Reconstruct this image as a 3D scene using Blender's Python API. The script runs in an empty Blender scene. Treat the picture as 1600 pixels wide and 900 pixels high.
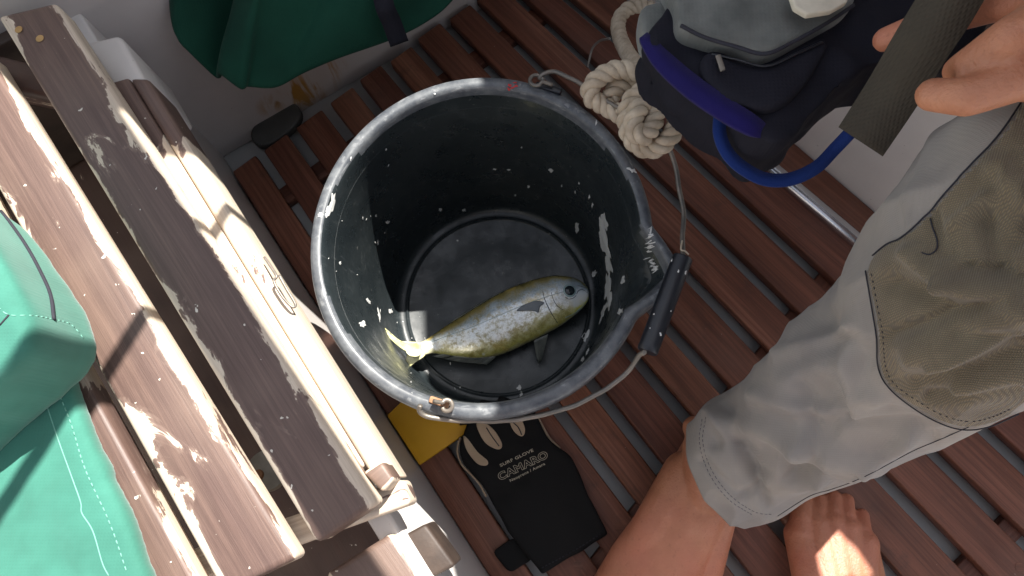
import bpy, bmesh, math, random
from mathutils import Vector, Matrix, noise
from mathutils.bvhtree import BVHTree
random.seed(7)
sc = bpy.context.scene
col = sc.collection
R = math.radians

# ------------------------------------------------------------------ camera
F = 1100.0                                  # focal length in pixels of a 1600 wide picture
n = Vector((50.5, -298.8, -1100.0)).normalized()      # world 'down' seen from the camera
xw = (Vector((1, 0, 0)) - n * n.x).normalized()
zw = -n
yw = zw.cross(xw)
M3 = Matrix((xw, yw, zw))                   # camera -> world
CAM = Vector((0, 0, .8623))
cam = bpy.data.objects.new('camera', bpy.data.cameras.new('camera'))
col.objects.link(cam)
cam.matrix_world = Matrix.Translation(CAM) @ M3.to_4x4()
cam.data.sensor_width = 36
cam.data.lens = 36 * F / 1600
cam.data.clip_start = 0.02
cam.data.clip_end = 200
sc.camera = cam

# ------------------------------------------------------------------ light
SAZ, SEL = R(60), R(54)                     # sun azimuth from +X, elevation
TOSUN = Vector((math.cos(SEL) * math.cos(SAZ), math.cos(SEL) * math.sin(SAZ), math.sin(SEL)))
w = bpy.data.worlds.new("World"); sc.world = w; w.use_nodes = True
nt = w.node_tree
sky = nt.nodes.new('ShaderNodeTexSky'); sky.sky_type = 'NISHITA'; sky.sun_disc = False
sky.sun_elevation = SEL; sky.sun_rotation = R(90) - SAZ
hsv = nt.nodes.new('ShaderNodeHueSaturation'); hsv.inputs['Saturation'].default_value = .33
nt.links.new(sky.outputs[0], hsv.inputs['Color']); nt.links.new(hsv.outputs[0], nt.nodes['Background'].inputs[0])
nt.nodes['Background'].inputs[1].default_value = 0.105
sl = bpy.data.lights.new('sun', 'SUN'); sl.energy = 5.0; sl.angle = R(0.4); sl.color = (1, 0.95, 0.87)
so = bpy.data.objects.new('sun', sl); col.objects.link(so)
so.rotation_euler = TOSUN.to_track_quat('Z', 'Y').to_euler()
sc.view_settings.view_transform = 'Standard'; sc.view_settings.look = 'None'
sc.view_settings.exposure = 1.42; sc.view_settings.gamma = 1
sc.view_settings.use_curve_mapping = False

# ------------------------------------------------------------------ helpers
def P(px, py, z=0.0):
    d = M3 @ Vector((px - 800, -(py - 450), -F))
    t = (z - CAM.z) / d.z
    return CAM + d * t
def proj(v):
    c = M3.transposed() @ (Vector(v) - CAM)
    return (800 + F * c.x / -c.z, 450 - F * c.y / -c.z)
def scale_at(z, px=800, py=450):
    return (P(px + 1, py, z) - P(px, py, z)).length      # metres per pixel
def tag(o, label=None, cat=None, group=None, kind=None):
    if label: o['label'] = label
    if cat: o['category'] = cat
    if group: o['group'] = group
    if kind: o['kind'] = kind
    return o
def obj(name, bm, m, parent=None, smooth=True):
    me = bpy.data.meshes.new(name); bm.to_mesh(me); bm.free()
    for x in (m if isinstance(m, (list, tuple)) else [m]): me.materials.append(x)
    if smooth:
        for p in me.polygons: p.use_smooth = True
    o = bpy.data.objects.new(name, me); col.objects.link(o)
    if parent is not None:
        o.parent = parent
        o.matrix_parent_inverse = Matrix.Translation(-parent.location)
    return o
def thing(name, loc, label, cat, group=None):
    o = bpy.data.objects.new(name, None); col.objects.link(o); o.location = loc
    o.empty_display_size = .02
    return tag(o, label, cat, group)
def cr(pts, k=8, closed=False):
    pts = [Vector(p) for p in pts]; out = []; N = len(pts)
    rng = range(N if closed else N - 1)
    for i in rng:
        if closed: a, b, c, d = pts[i - 1], pts[i], pts[(i + 1) % N], pts[(i + 2) % N]
        else:
            b, c = pts[i], pts[i + 1]
            a = pts[i - 1] if i else b + (b - c); d = pts[i + 2] if i + 2 < N else c + (c - b)
        for j in range(k):
            t = j / k
            out.append(.5 * ((2 * b) + (c - a) * t + (2 * a - 5 * b + 4 * c - d) * t * t + (3 * b - a - 3 * c + d) * t ** 3))
    if not closed: out.append(pts[-1].copy())
    return out
def frames(path):
    T = []
    for i in range(len(path)):
        a = path[max(i - 1, 0)]; b = path[min(i + 1, len(path) - 1)]
        T.append((b - a).normalized())
    nrm = T[0].orthogonal().normalized(); Ns = []
    for t in T:
        nrm = (nrm - t * nrm.dot(t)).normalized(); Ns.append(nrm.copy())
    return T, Ns
def add_tube(bm, path, r, seg=12, cap=True, flat=1.0, normal=None):
    path = [Vector(p) for p in path]
    T, Ns = frames(path)
    rings = []
    for i, p in enumerate(path):
        rr = r(i / (len(path) - 1)) if callable(r) else r
        N_ = Ns[i]
        if normal is not None:
            N_ = (normal - T[i] * normal.dot(T[i])).normalized()
        B = T[i].cross(N_)
        rings.append([bm.verts.new(p + (B * math.cos(a) + N_ * math.sin(a) * flat) * rr)
                      for a in [2 * math.pi * k / seg for k in range(seg)]])
    for i in range(len(rings) - 1):
        for k in range(seg):
            bm.faces.new((rings[i][k], rings[i][(k + 1) % seg], rings[i + 1][(k + 1) % seg], rings[i + 1][k]))
    if cap:
        bm.faces.new(rings[0][::-1]); bm.faces.new(rings[-1])
def tube(name, path, r, m, parent=None, seg=12, **k):
    bm = bmesh.new(); add_tube(bm, path, r, seg, **k)
    bmesh.ops.recalc_face_normals(bm, faces=bm.faces)
    return obj(name, bm, m, parent)
def add_prism(bm, top, th, bev=0.0, seg=2, down=Vector((0, 0, -1))):
    """closed prism: polygon 'top' (world points) pushed down by th"""
    a = [bm.verts.new(p) for p in top]; b = [bm.verts.new(Vector(p) + down * th) for p in top]
    fs = [bm.faces.new(a), bm.faces.new(b[::-1])]
    k = len(a)
    for i in range(k): fs.append(bm.faces.new((a[i], b[i], b[(i + 1) % k], a[(i + 1) % k])))
    bmesh.ops.recalc_face_normals(bm, faces=fs)
    if bev: bmesh.ops.bevel(bm, geom=list({e for f in fs for e in f.edges}), offset=bev, segments=seg, profile=.5, affect='EDGES')
def prism(name, top, th, m, parent=None, bev=0.002, seg=2, smooth=True):
    bm = bmesh.new(); add_prism(bm, top, th, bev, seg)
    o = obj(name, bm, m, parent, smooth)
    return o
def shade_auto(o, ang=35):
    for p in o.data.polygons: p.use_smooth = True
    bm = bmesh.new(); bm.from_mesh(o.data)
    for e in bm.edges:
        if len(e.link_faces) == 2 and e.calc_face_angle(0) > R(ang): e.smooth = False
    bm.to_mesh(o.data); bm.free()
def bake(o):
    """apply the object's modifiers"""
    dg = bpy.context.evaluated_depsgraph_get()
    me = bpy.data.meshes.new_from_object(o.evaluated_get(dg))
    o.modifiers.clear(); old = o.data; o.data = me
    return o
def bvh_of(o):
    dg = bpy.context.evaluated_depsgraph_get(); dg.update()
    return BVHTree.FromPolygons([o.matrix_world @ v.co for v in o.data.vertices], [tuple(p.vertices) for p in o.data.polygons])
def hit(bvh, px, py):
    d = (M3 @ Vector((px - 800, -(py - 450), -F))).normalized()
    loc, nr, i, _ = bvh.ray_cast(CAM, d)
    if loc is None: return None, None
    if nr.dot(d) > 0: nr = -nr
    return loc, nr
def inpoly(x, y, poly):
    c = False; j = len(poly) - 1
    for i in range(len(poly)):
        xi, yi = poly[i]; xj, yj = poly[j]
        if (yi > y) != (yj > y) and x < (xj - xi) * (y - yi) / (yj - yi) + xi: c = not c
        j = i
    return c
def slat_uv(o, p0, p1, q0, q1, off=None):
    """u = metres along, v = -1..1 across, third stored in second uv layer"""
    a = (p0 + p1) / 2; b = (q0 + q1) / 2; L = (b - a).length; d = (b - a) / L
    s = Vector((d.y, -d.x, 0)); h0 = (p1 - p0).length / 2; h1 = (q1 - q0).length / 2
    off = random.random() * 20 if off is None else off
    l1 = o.data.uv_layers.new(name='along'); l2 = o.data.uv_layers.new(name='metric')
    for lp in o.data.loops:
        v = o.data.vertices[lp.vertex_index].co - a
        u = v.dot(d); t = max(0, min(1, u / L)); x = v.dot(s)
        l1.data[lp.index].uv = (u + off, x / (h0 + (h1 - h0) * t))
        l2.data[lp.index].uv = (u + off, x + v.z)
def slat(name, p0, p1, q0, q1, z, th, m, parent, bev=.004, seg=3, off=None):
    """p0,p1 image corners of one end, q0,q1 of the other"""
    A = [P(*p, z) if len(p) == 2 else Vector(p) for p in (p0, p1, q1, q0)]
    bm = bmesh.new(); add_prism(bm, A, th, bev, seg)
    o = obj(name, bm, m, parent); shade_auto(o, 50)
    slat_uv(o, A[0], A[1], A[3], A[2], off)
    return o

# ------------------------------------------------------------------ materials
class NB:
    def __init__(s, name):
        s.m = bpy.data.materials.new(name); s.m.use_nodes = True; s.t = s.m.node_tree
        s.b = s.t.nodes['Principled BSDF']
    def n(s, t, **k):
        x = s.t.nodes.new(t)
        for a, v in k.items(): setattr(x, a, v)
        return x
    def l(s, a, b): s.t.links.new(a, b)
    def coord(s, kind='Object', scale=(1, 1, 1), uv=None):
        if uv: c = s.n('ShaderNodeUVMap', uv_map=uv).outputs[0]
        else: c = s.n('ShaderNodeTexCoord').outputs[kind]
        mp = s.n('ShaderNodeMapping'); mp.inputs['Scale'].default_value = scale; s.l(c, mp.inputs[0]); return mp.outputs[0]
    def noise(s, vec, scale=5, detail=4, rough=.6, dist=0):
        x = s.n('ShaderNodeTexNoise'); x.inputs['Scale'].default_value = scale; x.inputs['Detail'].default_value = detail
        x.inputs['Roughness'].default_value = rough; x.inputs['Distortion'].default_value = dist
        s.l(vec, x.inputs['Vector']); return x.outputs[0]
    def ramp(s, fac, stops, interp='LINEAR'):
        x = s.n('ShaderNodeValToRGB'); x.color_ramp.interpolation = interp
        e = x.color_ramp.elements
        while len(e) < len(stops): e.new(.5)
        for el, (p, c) in zip(e, stops):
            el.position = p; el.color = (c, c, c, 1) if isinstance(c, (int, float)) else (*c, 1)
        s.l(fac, x.inputs[0]); return x.outputs[0]
    def mix(s, fac, a, b, bt='MIX'):
        x = s.n('ShaderNodeMix', data_type='RGBA', blend_type=bt)
        for i, v in ((0, fac), (6, a), (7, b)):
            if hasattr(v, 'is_linked') or hasattr(v, 'links'): s.l(v, x.inputs[i])
            elif i == 0: x.inputs[0].default_value = v
            else: x.inputs[i].default_value = (*v, 1)
        return x.outputs[2]
    def math(s, op, a, b=0, clamp=False):
        x = s.n('ShaderNodeMath', operation=op); x.use_clamp = clamp
        for i, v in ((0, a), (1, b)):
            if isinstance(v, (int, float)): x.inputs[i].default_value = v
            else: s.l(v, x.inputs[i])
        return x.outputs[0]
    def bump(s, h, strength=.3, dist=.001, normal=None):
        x = s.n('ShaderNodeBump'); x.inputs['Strength'].default_value = strength; x.inputs['Distance'].default_value = dist
        s.l(h, x.inputs['Height'])
        if normal is not None: s.l(normal, x.inputs['Normal'])
        s.l(x.outputs[0], s.b.inputs['Normal']); return x.outputs[0]
    def set(s, **k):
        for a, v in k.items():
            i = s.b.inputs[a.replace('_', ' ')]
            if hasattr(v, 'links'): s.l(v, i)
            elif isinstance(v, tuple): i.default_value = (*v, 1) if i.type == 'RGBA' else v
            else: i.default_value = v
        return s.m

def mottled(name, c1, c2, scale=20, rough=.5, bump=.15, bscale=200, bdist=.0006, **k):
    b = NB(name); v = b.coord()
    c = b.ramp(b.noise(v, scale, 5), [(.35, c1), (.68, c2)])
    b.bump(b.noise(v, bscale, 3), bump, bdist)
    return b.set(Base_Color=c, Roughness=rough, **k)

def teak():
    b = NB('grating_teak')
    g = b.noise(b.coord(uv='metric', scale=(6, 260, 1)), 1, 6, .7, .6)
    g2 = b.noise(b.coord(uv='metric', scale=(2.2, 30, 1)), 1, 5, .6, .5)
    big = b.noise(b.coord(), 5, 3)
    c = b.ramp(g2, [(.3, (.12, .040, .020)), (.55, (.20, .070, .036)), (.75, (.30, .125, .070))])
    c = b.mix(b.ramp(g, [(.38, .5), (.6, 0)]), c, (.05, .018, .011))
    c = b.mix(b.ramp(big, [(.5, 0), (.8, .35)]), c, (.22, .13, .10))
    c = b.mix(b.ramp(b.noise(b.coord(), 170, 3), [(.72, 0), (.76, .5)]), c, (.35, .28, .22))
    oi = b.n('ShaderNodeObjectInfo'); hs = b.n('ShaderNodeHueSaturation')
    b.l(b.math('ADD', b.math('MULTIPLY', oi.outputs['Random'], .38), .80), hs.inputs['Value']); b.l(b.math('ADD', b.math('MULTIPLY', oi.outputs['Random'], .008), .494), hs.inputs['Hue'])
    hs.inputs['Saturation'].default_value = .95; b.l(c, hs.inputs['Color']); c = hs.outputs[0]
    c = b.mix(b.ramp(b.noise(b.coord(), 28, 6, .7), [(.55, 0), (.72, .45)]), c, (.06, .035, .028))
    b.bump(g, .5, .0009)
    return b.set(Base_Color=c, Roughness=b.ramp(g, [(.3, .62), (.7, .42)]), Specular_IOR_Level=.35)
def varnish(chip=.5, name='peeling_varnish', extra=0, top=0):
    b = NB(name)
    uv = b.coord(uv='along')
    sep = b.n('ShaderNodeSeparateXYZ'); b.l(uv, sep.inputs[0])
    edge = b.math('ABSOLUTE', sep.outputs[1])
    gr = b.noise(b.coord(uv='metric', scale=(8, 330, 1)), 1, 6, .75, .5)
    gr2 = b.noise(b.coord(uv='metric', scale=(3, 60, 1)), 1, 4, .6, .4)
    n1 = b.noise(b.coord(uv='metric', scale=(11, 30, 1)), 1, 6, .62, .7)
    # chips gather at the worn long edges
    f = b.math('ADD', b.math('MULTIPLY', b.math('POWER', edge, 3.0), .34), n1)
    if top: f = b.math('ADD', f, b.math('MULTIPLY', b.ramp(b.math('ABSOLUTE', sep.outputs[0]), [(.056, 1), (.076, 0)]), -1.0))
    chips = b.ramp(f, [(chip, 0), (chip + .012, 1)])
    film = b.ramp(gr2, [(.3, (.105, .064, .055)), (.7, (.165, .105, .085))])
    if extra: film = b.ramp(gr2, [(.3, (.045, .022, .018)), (.7, (.08, .04, .03))])
    film = b.mix(b.ramp(gr, [(.42, .6), (.62, 0)]), film, (.065, .038, .032))
    film = b.mix(b.ramp(b.noise(b.coord(), 6, 3), [(.45, 0), (.75, .55)]), film, (.22, .155, .12))
    bare = b.ramp(gr, [(.35, (.46, .37, .29)), (.65, (.66, .57, .46))])
    spk = b.ramp(b.noise(b.coord(), 130, 2), [(.73, 0), (.75, 1)])
    halo = b.ramp(f, [(chip - .035, 0), (chip, .55)])
    film = b.mix(halo, film, (.24, .17, .14))
    c = b.mix(chips, film, bare)
    c = b.mix(spk, c, (.6, .56, .5))
    h = b.math('ADD', b.math('MULTIPLY', gr, .5), b.math('MULTIPLY', chips, -.9))
    b.bump(h, .55, .0009)
    rough = b.mix(chips, (.50, .50, .50), (.78, .78, .78))
    return b.set(Base_Color=c, Roughness=rough, Specular_IOR_Level=.5)
def gelcoat(name, c1, c2, rust=None):
    b = NB(name); v = b.coord()
    c = b.ramp(b.noise(v, 7, 6), [(.3, c1), (.7, c2)])
    c = b.mix(b.ramp(b.noise(v, 260, 2), [(.73, 0), (.77, .55)]), c, (.16, .14, .12))
    if rust:
        gd = None
        geo = b.n('ShaderNodeNewGeometry').outputs['Position']
        for ctr, rad in rust:
            s_ = b.n('ShaderNodeVectorMath', operation='DISTANCE'); b.l(geo, s_.inputs[0]); s_.inputs[1].default_value = ctr
            g = b.math('SUBTRACT', 1, b.math('DIVIDE', s_.outputs['Value'], rad), True)
            gd = g if gd is None else b.math('MAXIMUM', gd, g)
        ns = b.noise(b.coord(scale=(26, 26, 5)), 1, 5, .7, 1.2)
        k = b.math('MULTIPLY', gd, b.ramp(ns, [(.44, .1), (.56, 1)]))
        c = b.mix(b.math('MULTIPLY', k, 1.5, True), c, (.38, .19, .035))
    b.bump(b.noise(v, 60, 4), .12, .001)
    return b.set(Base_Color=c, Roughness=.34)
def fabric(name, c1, c2, weave=900, rough=.85, sheen=.2, bumpd=.0004, big=9):
    b = NB(name); v = b.coord()
    c = b.ramp(b.noise(v, big, 4), [(.3, c1), (.7, c2)])
    w1 = b.n('ShaderNodeTexWave', bands_direction='X'); w1.inputs['Scale'].default_value = weave / 6.28
    w2 = b.n('ShaderNodeTexWave', bands_direction='Y'); w2.inputs['Scale'].default_value = weave / 6.28
    b.l(v, w1.inputs[0]); b.l(v, w2.inputs[0])
    h = b.math('ADD', b.math('MULTIPLY', w1.outputs['Fac'], w2.outputs['Fac']), b.noise(v, 45, 4))
    b.bump(h, .35, bumpd)
    return b.set(Base_Color=c, Roughness=rough, Sheen_Weight=sheen)
def skin():
    b = NB('skin'); v = b.coord()
    c = b.ramp(b.noise(v, 22, 5), [(.3, (.34, .13, .068)), (.55, (.44, .19, .105)), (.78, (.55, .27, .165))])
    c = b.mix(b.ramp(b.noise(v, 9, 3), [(.42, 0), (.66, .55)]), c, (.50, .17, .11))
    c = b.mix(b.ramp(b.noise(v, 190, 3), [(.60, 0), (.72, .4)]), c, (.27, .10, .06))
    b.bump(b.math('ADD', b.noise(v, 420, 3), b.math('MULTIPLY', b.noise(b.coord(scale=(1, .45, 1)), 60, 6, .65, .8), 1.6)), .5, .0016)
    return b.set(Base_Color=c, Roughness=.47, Subsurface_Weight=.12, Subsurface_Radius=(.01, .004, .002), Subsurface_Scale=.6)
def bucket_plastic():
    b = NB('black_bucket_plastic'); v = b.coord()
    n1 = b.noise(v, 14, 6, .65)
    sc1 = b.noise(b.coord(scale=(9, 70, 16)), 3, 5, .7, .5)
    c = b.ramp(n1, [(.3, (.013, .018, .021)), (.7, (.027, .034, .037))])
    c = b.mix(b.ramp(sc1, [(.57, 0), (.72, .28)]), c, (.11, .12, .125))
    sc2 = b.noise(b.coord(scale=(60, 8, 12)), 4, 5, .75, 1.5)
    c = b.mix(b.ramp(sc2, [(.63, 0), (.70, .35)]), c, (.16, .17, .17))
    c = b.mix(b.ramp(b.noise(v, 150, 3), [(.69, 0), (.73, .5)]), c, (.20, .20, .19))
    b.bump(b.noise(v, 120, 4), .12, .0006)
    return b.set(Base_Color=c, Roughness=b.ramp(b.noise(v, 35, 6, .7), [(.35, .20), (.65, .48)]), Specular_IOR_Level=.42)
def rim_plastic():
    b = NB('scuffed_grey_rim_plastic'); v = b.coord()
    c = b.ramp(b.noise(v, 70, 6, .7), [(.35, (.055, .062, .075)), (.65, (.13, .14, .15))])
    c = b.mix(b.ramp(b.noise(b.coord(scale=(30, 30, 200)), 3, 4), [(.58, 0), (.66, .5)]), c, (.26, .27, .28))
    b.bump(b.noise(v, 150, 4), .2, .0006)
    return b.set(Base_Color=c, Roughness=.38, Specular_IOR_Level=.5)
def plain(name, c, rough=.5, metal=0, **k):
    return mottled(name, tuple(x * .82 for x in c), tuple(min(1, x * 1.12) for x in c), 40, rough, .15, 300, Metallic=metal, **k)

M = dict(
    teak=teak(), varnish=varnish(.675), varnish2=varnish(.43, 'worn_rail_varnish'), rail=varnish(.43, 'worn_front_rail_varnish', 0, 1), varnish3=varnish(.80, 'dark_block_varnish', 1),
    white=gelcoat('white_gelcoat', (.60, .57, .55), (.70, .67, .64)),
    sole=gelcoat('grey_cockpit_sole', (.36, .365, .36), (.48, .48, .47)),
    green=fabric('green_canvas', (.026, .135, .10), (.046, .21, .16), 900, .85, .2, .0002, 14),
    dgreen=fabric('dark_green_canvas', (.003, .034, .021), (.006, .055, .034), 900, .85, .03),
    trouser=fabric('grey_trouser_cloth', (.225, .21, .20), (.295, .27, .238), 1500, .85, .12, .0004, 14),
    navy=fabric('navy_cloth', (.008, .008, .013), (.014, .014, .022), 700, .85, .0),
    blue=fabric('blue_webbing', (.006, .020, .10), (.010, .032, .17), 1300, .85, .04),
    indigo=fabric('indigo_trim', (.008, .005, .06), (.012, .008, .10), 1300, .85, .04),
    khaki=fabric('khaki_webbing', (.040, .034, .026), (.058, .050, .038), 1000, .9, .03, .0010),
    greycloth=fabric('grey_green_cloth', (.045, .052, .048), (.19, .195, .18), 700, .8, .2, .0004, 16),
    neoprene=fabric('black_neoprene', (.0035, .0035, .004), (.0055, .0055, .006), 1400, .75, .02, .0002),
    tan=fabric('tan_suede', (.33, .24, .16), (.43, .33, .23), 900),
    print_=plain('glove_print', (.42, .38, .30), .6),
    skin=skin(), nail=plain('toenail', (.62, .42, .34), .3),
    bucket=bucket_plastic(), rim=rim_plastic(), paint=plain('dried_white_paint', (.62, .63, .62), .6),
    red=plain('red_marker', (.45, .03, .03), .6),
    wire=mottled('rusty_wire', (.13, .125, .115), (.24, .21, .18), 45, .45, .4, 260, Metallic=.55),
    rust=mottled('rust', (.22, .10, .045), (.42, .26, .16), 60, .8, .4, 260),
    grip=plain('black_grip_plastic', (.012, .014, .020), .36),
    chrome=mottled('polished_tube', (.55, .56, .60), (.68, .69, .72), 30, .2, .04, 90, Metallic=1.0),
    yellow=mottled('yellow_plastic', (.60, .30, .005), (.68, .36, .008), 12, .55, .15, 200),
    rope=mottled('rope_fibre', (.42, .34, .25), (.64, .55, .43), 60, .9, .6, 700, .0008),
    ropeg=plain('grey_cord', (.22, .20, .18), .8),
    rubber=plain('grey_rubber', (.060, .060, .056), .6),
    thread=plain('grey_thread', (.10, .10, .11), .8), dark=plain('dark_thread', (.018, .018, .028), .8),
    pale=plain('pale_thread', (.16, .38, .31), .8),
    dkwood=mottled('dark_old_wood', (.03, .02, .016), (.06, .04, .03), 30, .6, .4, 200), shirt=fabric('blue_shirt', (.05, .08, .14), (.07, .10, .17)),
    bung=mottled('teak_plug', (.34, .20, .07), (.46, .28, .11), 90, .5, .2, 400),
    disc=mottled('painted_disc', (.24, .24, .21), (.38, .37, .33), 50, .6, .3, 200),
    shade_sheet=fabric('brown_shade_sheet', (.13, .12, .11), (.18, .165, .15)),
    cream=plain('cream_sunlit_patch', (.66, .60, .48), .5),
)

# ------------------------------------------------------------------ cockpit shell
SOLE = -0.034
C0 = P(338, 231, 0)                             # corner where the bench wall meets the forward wall
E1 = P(767, 900, 0)
bd = (E1 - C0).normalized()                     # along the bench wall
bn = Vector((bd.y, -bd.x, 0)) * -1
if bn.dot(Vector((-1, 0, 0))) < 0: bn = -bn     # pointing away from the cockpit (left)
E2 = P(700, 24, 0)
fd = (E2 - C0).normalized(); fn = Vector((-fd.y, fd.x, 0))
if fn.y < 0: fn = -fn
bm = bmesh.new(); add_prism(bm, [Vector((-60, -60, SOLE)), Vector((60, -60, SOLE)), Vector((60, 60, SOLE)), Vector((-60, 60, SOLE))], .02)
tag(obj('floor', bm, M['sole'], None, False), kind='structure')

def wall_prism(a, b, nrm, z0, z1, th):
    return [a, b, b + nrm * th, a + nrm * th]
def wallobj(name, a, b, nrm, z0, z1, th, m, bev=.004):
    top = [Vector((p.x, p.y, z1)) for p in wall_prism(a, b, nrm, z0, z1, th)]
    bm = bmesh.new(); add_prism(bm, top, z1 - z0, bev, 3)
    o = obj(name, bm, m); shade_auto(o, 40); return o
bw = wallobj('bench_wall', C0 - bd * .10 + bn * .002, C0 + bd * 1.6 + bn * .002, bn, SOLE + .002, .288, .018, M['white'])
tag(bw, 'grey white fibreglass wall below the peeling slatted bench', 'wall')
fw = wallobj('forward_wall', C0 - fd * .5 + fn * .003, C0 + fd * 1.9 + fn * .003, fn, SOLE + .002, .50, .03, M['white'])
tag(fw, 'white fibreglass wall with orange rust streaks behind the ends of the floor slats', 'wall')
_b = bvh_of(fw); rc = []
for x, y, r_ in ((440, 150, .030), (462, 142, .05), (478, 150, .055), (495, 132, .045), (505, 118, .04), (430, 160, .03)):
    h_, _n = hit(_b, x, y); rc.append((tuple(h_), r_))
fw.data.materials[0] = gelcoat('rust_stained_gelcoat', (.50, .46, .45), (.60, .56, .55), rc)
# opposite bench wall
W1 = P(1222, 206, 0); W2 = P(1396, 355, 0)
wd = (W2 - W1).normalized(); wn = Vector((-wd.y, wd.x, 0))
if wn.x < 0: wn = -wn
topz = .262
ow = wallobj('seat_wall', W1 - wd * .6, W2 + wd * .9, wn, SOLE + .002, topz, .03, M['white'], .006)
tag(ow, 'smooth white fibreglass wall beside the chrome tube and trouser leg', 'wall')
ob = thing('opposite_bench', W1 + wn * .1, 'brown wooden bench boards on top of the white wall at the right', 'bench')
for k in range(3):
    a = W1 - wd * .6 + wn * (.004 + k * .075); b_ = W2 + wd * .9 + wn * (.004 + k * .075)
    q = [Vector((p.x, p.y, topz + .026)) for p in (a, a + wn * .062, b_ + wn * .062, b_)]
    bm = bmesh.new(); add_prism(bm, q, .024, .004, 2)
    o = obj('slat', bm, M['varnish3'], ob); shade_auto(o); slat_uv(o, q[0], q[1], q[3], q[2])
# corner block on the bench wall
cb = prism('corner_block', [P(128, 66, .30), P(186, 52, .30), P(226, 124, .30), P(180, 140, .30)], .10, M['white'], bev=.006, seg=3)
tag(cb, 'small white moulded block beside the top end of the dark bench slats', 'block')
shade_auto(cb)

# ------------------------------------------------------------------ teak grating
gr = thing('floor_grating', P(800, 450, 0), 'reddish teak slatted grating covering the cockpit floor', 'grating')
def lineint(p, q, a, b):
    x1, y1, x2, y2 = *p, *q; x3, y3, x4, y4 = *a, *b
    d = (x1 - x2) * (y3 - y4) - (y1 - y2) * (x3 - x4)
    u = (x1 * y2 - y1 * x2); v = (x3 * y4 - y3 * x4)
    return ((u * (x3 - x4) - (x1 - x2) * v) / d, (u * (y3 - y4) - (y1 - y2) * v) / d)
ENDL = ((460, 197), (690, 31))
ENDB = ((1250, 1480), (2400, 700))               # far end of the slats, well outside the picture
gl = [((338, 231), (767, 905)), ((432, 280), (842, 900)), ((500, 268), (935, 870)), ((528, 190), (965, 760)), ((571, 149), (928, 604)),
      ((621, 121), (1012, 580)), ((672, 94), (1075, 545)), ((733, 72), (1380, 744)), ((795, 56), (1465, 711)),
      ((868, 47), (1538, 670)), ((920, 25), (1360, 390)), ((975, 2), (1396, 357))]
S = []; Eb = []
for a, b_ in gl:
    S.append(P(*lineint(a, b_, *ENDL), 0)); Eb.append(P(*lineint(a, b_, *ENDB), 0))
S[-1] = P(*lineint((1222, 206), (1396, 355), *ENDL), 0) ; Eb[-1] = P(*lineint((1222, 206), (1396, 355), *ENDB), 0)
slats = []
for i in range(len(gl) - 1):
    f0 = .13 if i else .012; f1 = .87 if i < len(gl) - 2 else .99
    jit = fd * 0
    trim = (Eb[i] - S[i]).normalized() * (random.random() * .006)
    c = [S[i].lerp(S[i + 1], f0) + trim, S[i].lerp(S[i + 1], f1) + trim, Eb[i].lerp(Eb[i + 1], f1), Eb[i].lerp(Eb[i + 1], f0)]
    bm = bmesh.new(); add_prism(bm, c, .018, .0026, 3)
    o = obj('slat', bm, M['teak'], gr); shade_auto(o, 50)
    slat_uv(o, c[0], c[1], c[3], c[2]); slats.append(o)
# cross battens under the slats
for (a, b_) in (((905, 925), (1300, 430)), ((1521, 887), (1750, 655)), ((452, 300), (860, 8))):
    A_ = P(*a, -.0182); B_ = P(*b_, -.0182); d = (B_ - A_).normalized(); A_ = A_ - d * .02; s = Vector((-d.y, d.x, 0)) * .013
    bm = bmesh.new(); add_prism(bm, [A_ - s, A_ + s, B_ + s, B_ - s], .0155, .002, 2)
    o = obj('batten', bm, M['teak'], gr); slat_uv(o, A_ - s, A_ + s, B_ - s, B_ + s)
for (x, y) in ((966, 823), (903, 884), (1594, 887), (1385, 712) ):
    c = P(x, y, 0.0004); bm = bmesh.new()
    bmesh.ops.create_circle(bm, cap_ends=True, segments=24, radius=.0052, matrix=Matrix.Translation(c))
    ex = bmesh.ops.extrude_face_region(bm, geom=bm.faces[:]); 
    for v in [g for g in ex['geom'] if isinstance(g, bmesh.types.BMVert)]: v.co.z -= .003
    bmesh.ops.recalc_face_normals(bm, faces=bm.faces)
    o = obj('wooden_plug', bm, M['teak'], gr, False)
    l1 = o.data.uv_layers.new(name='along'); l2 = o.data.uv_layers.new(name='metric')
    for lp in o.data.loops:
        v = o.data.vertices[lp.vertex_index].co; l1.data[lp.index].uv = (v.x, v.y); l2.data[lp.index].uv = (v.x * .6 + v.y, v.y * .8)

# ------------------------------------------------------------------ slatted bench on the left
bench = thing('slatted_bench', P(250, 450, .3), 'slatted wooden bench with dark peeling varnish along the left', 'bench')
BZ = .36
slat('slat', (-235, 60), (-156, 60), (205, 980), (343, 975), BZ - .004, .024, M['varnish'], bench)          # leftmost, half under the cushion
slat('slat', (-118, 90), (-22, 78), (348, 928), (464, 872), BZ, .026, M['varnish'], bench, .0045)
sC = slat('slat', (-6, 24), (86, 2), (494, 850), (590, 786), BZ + .004, .028, M['varnish'], bench, .0045)
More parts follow.
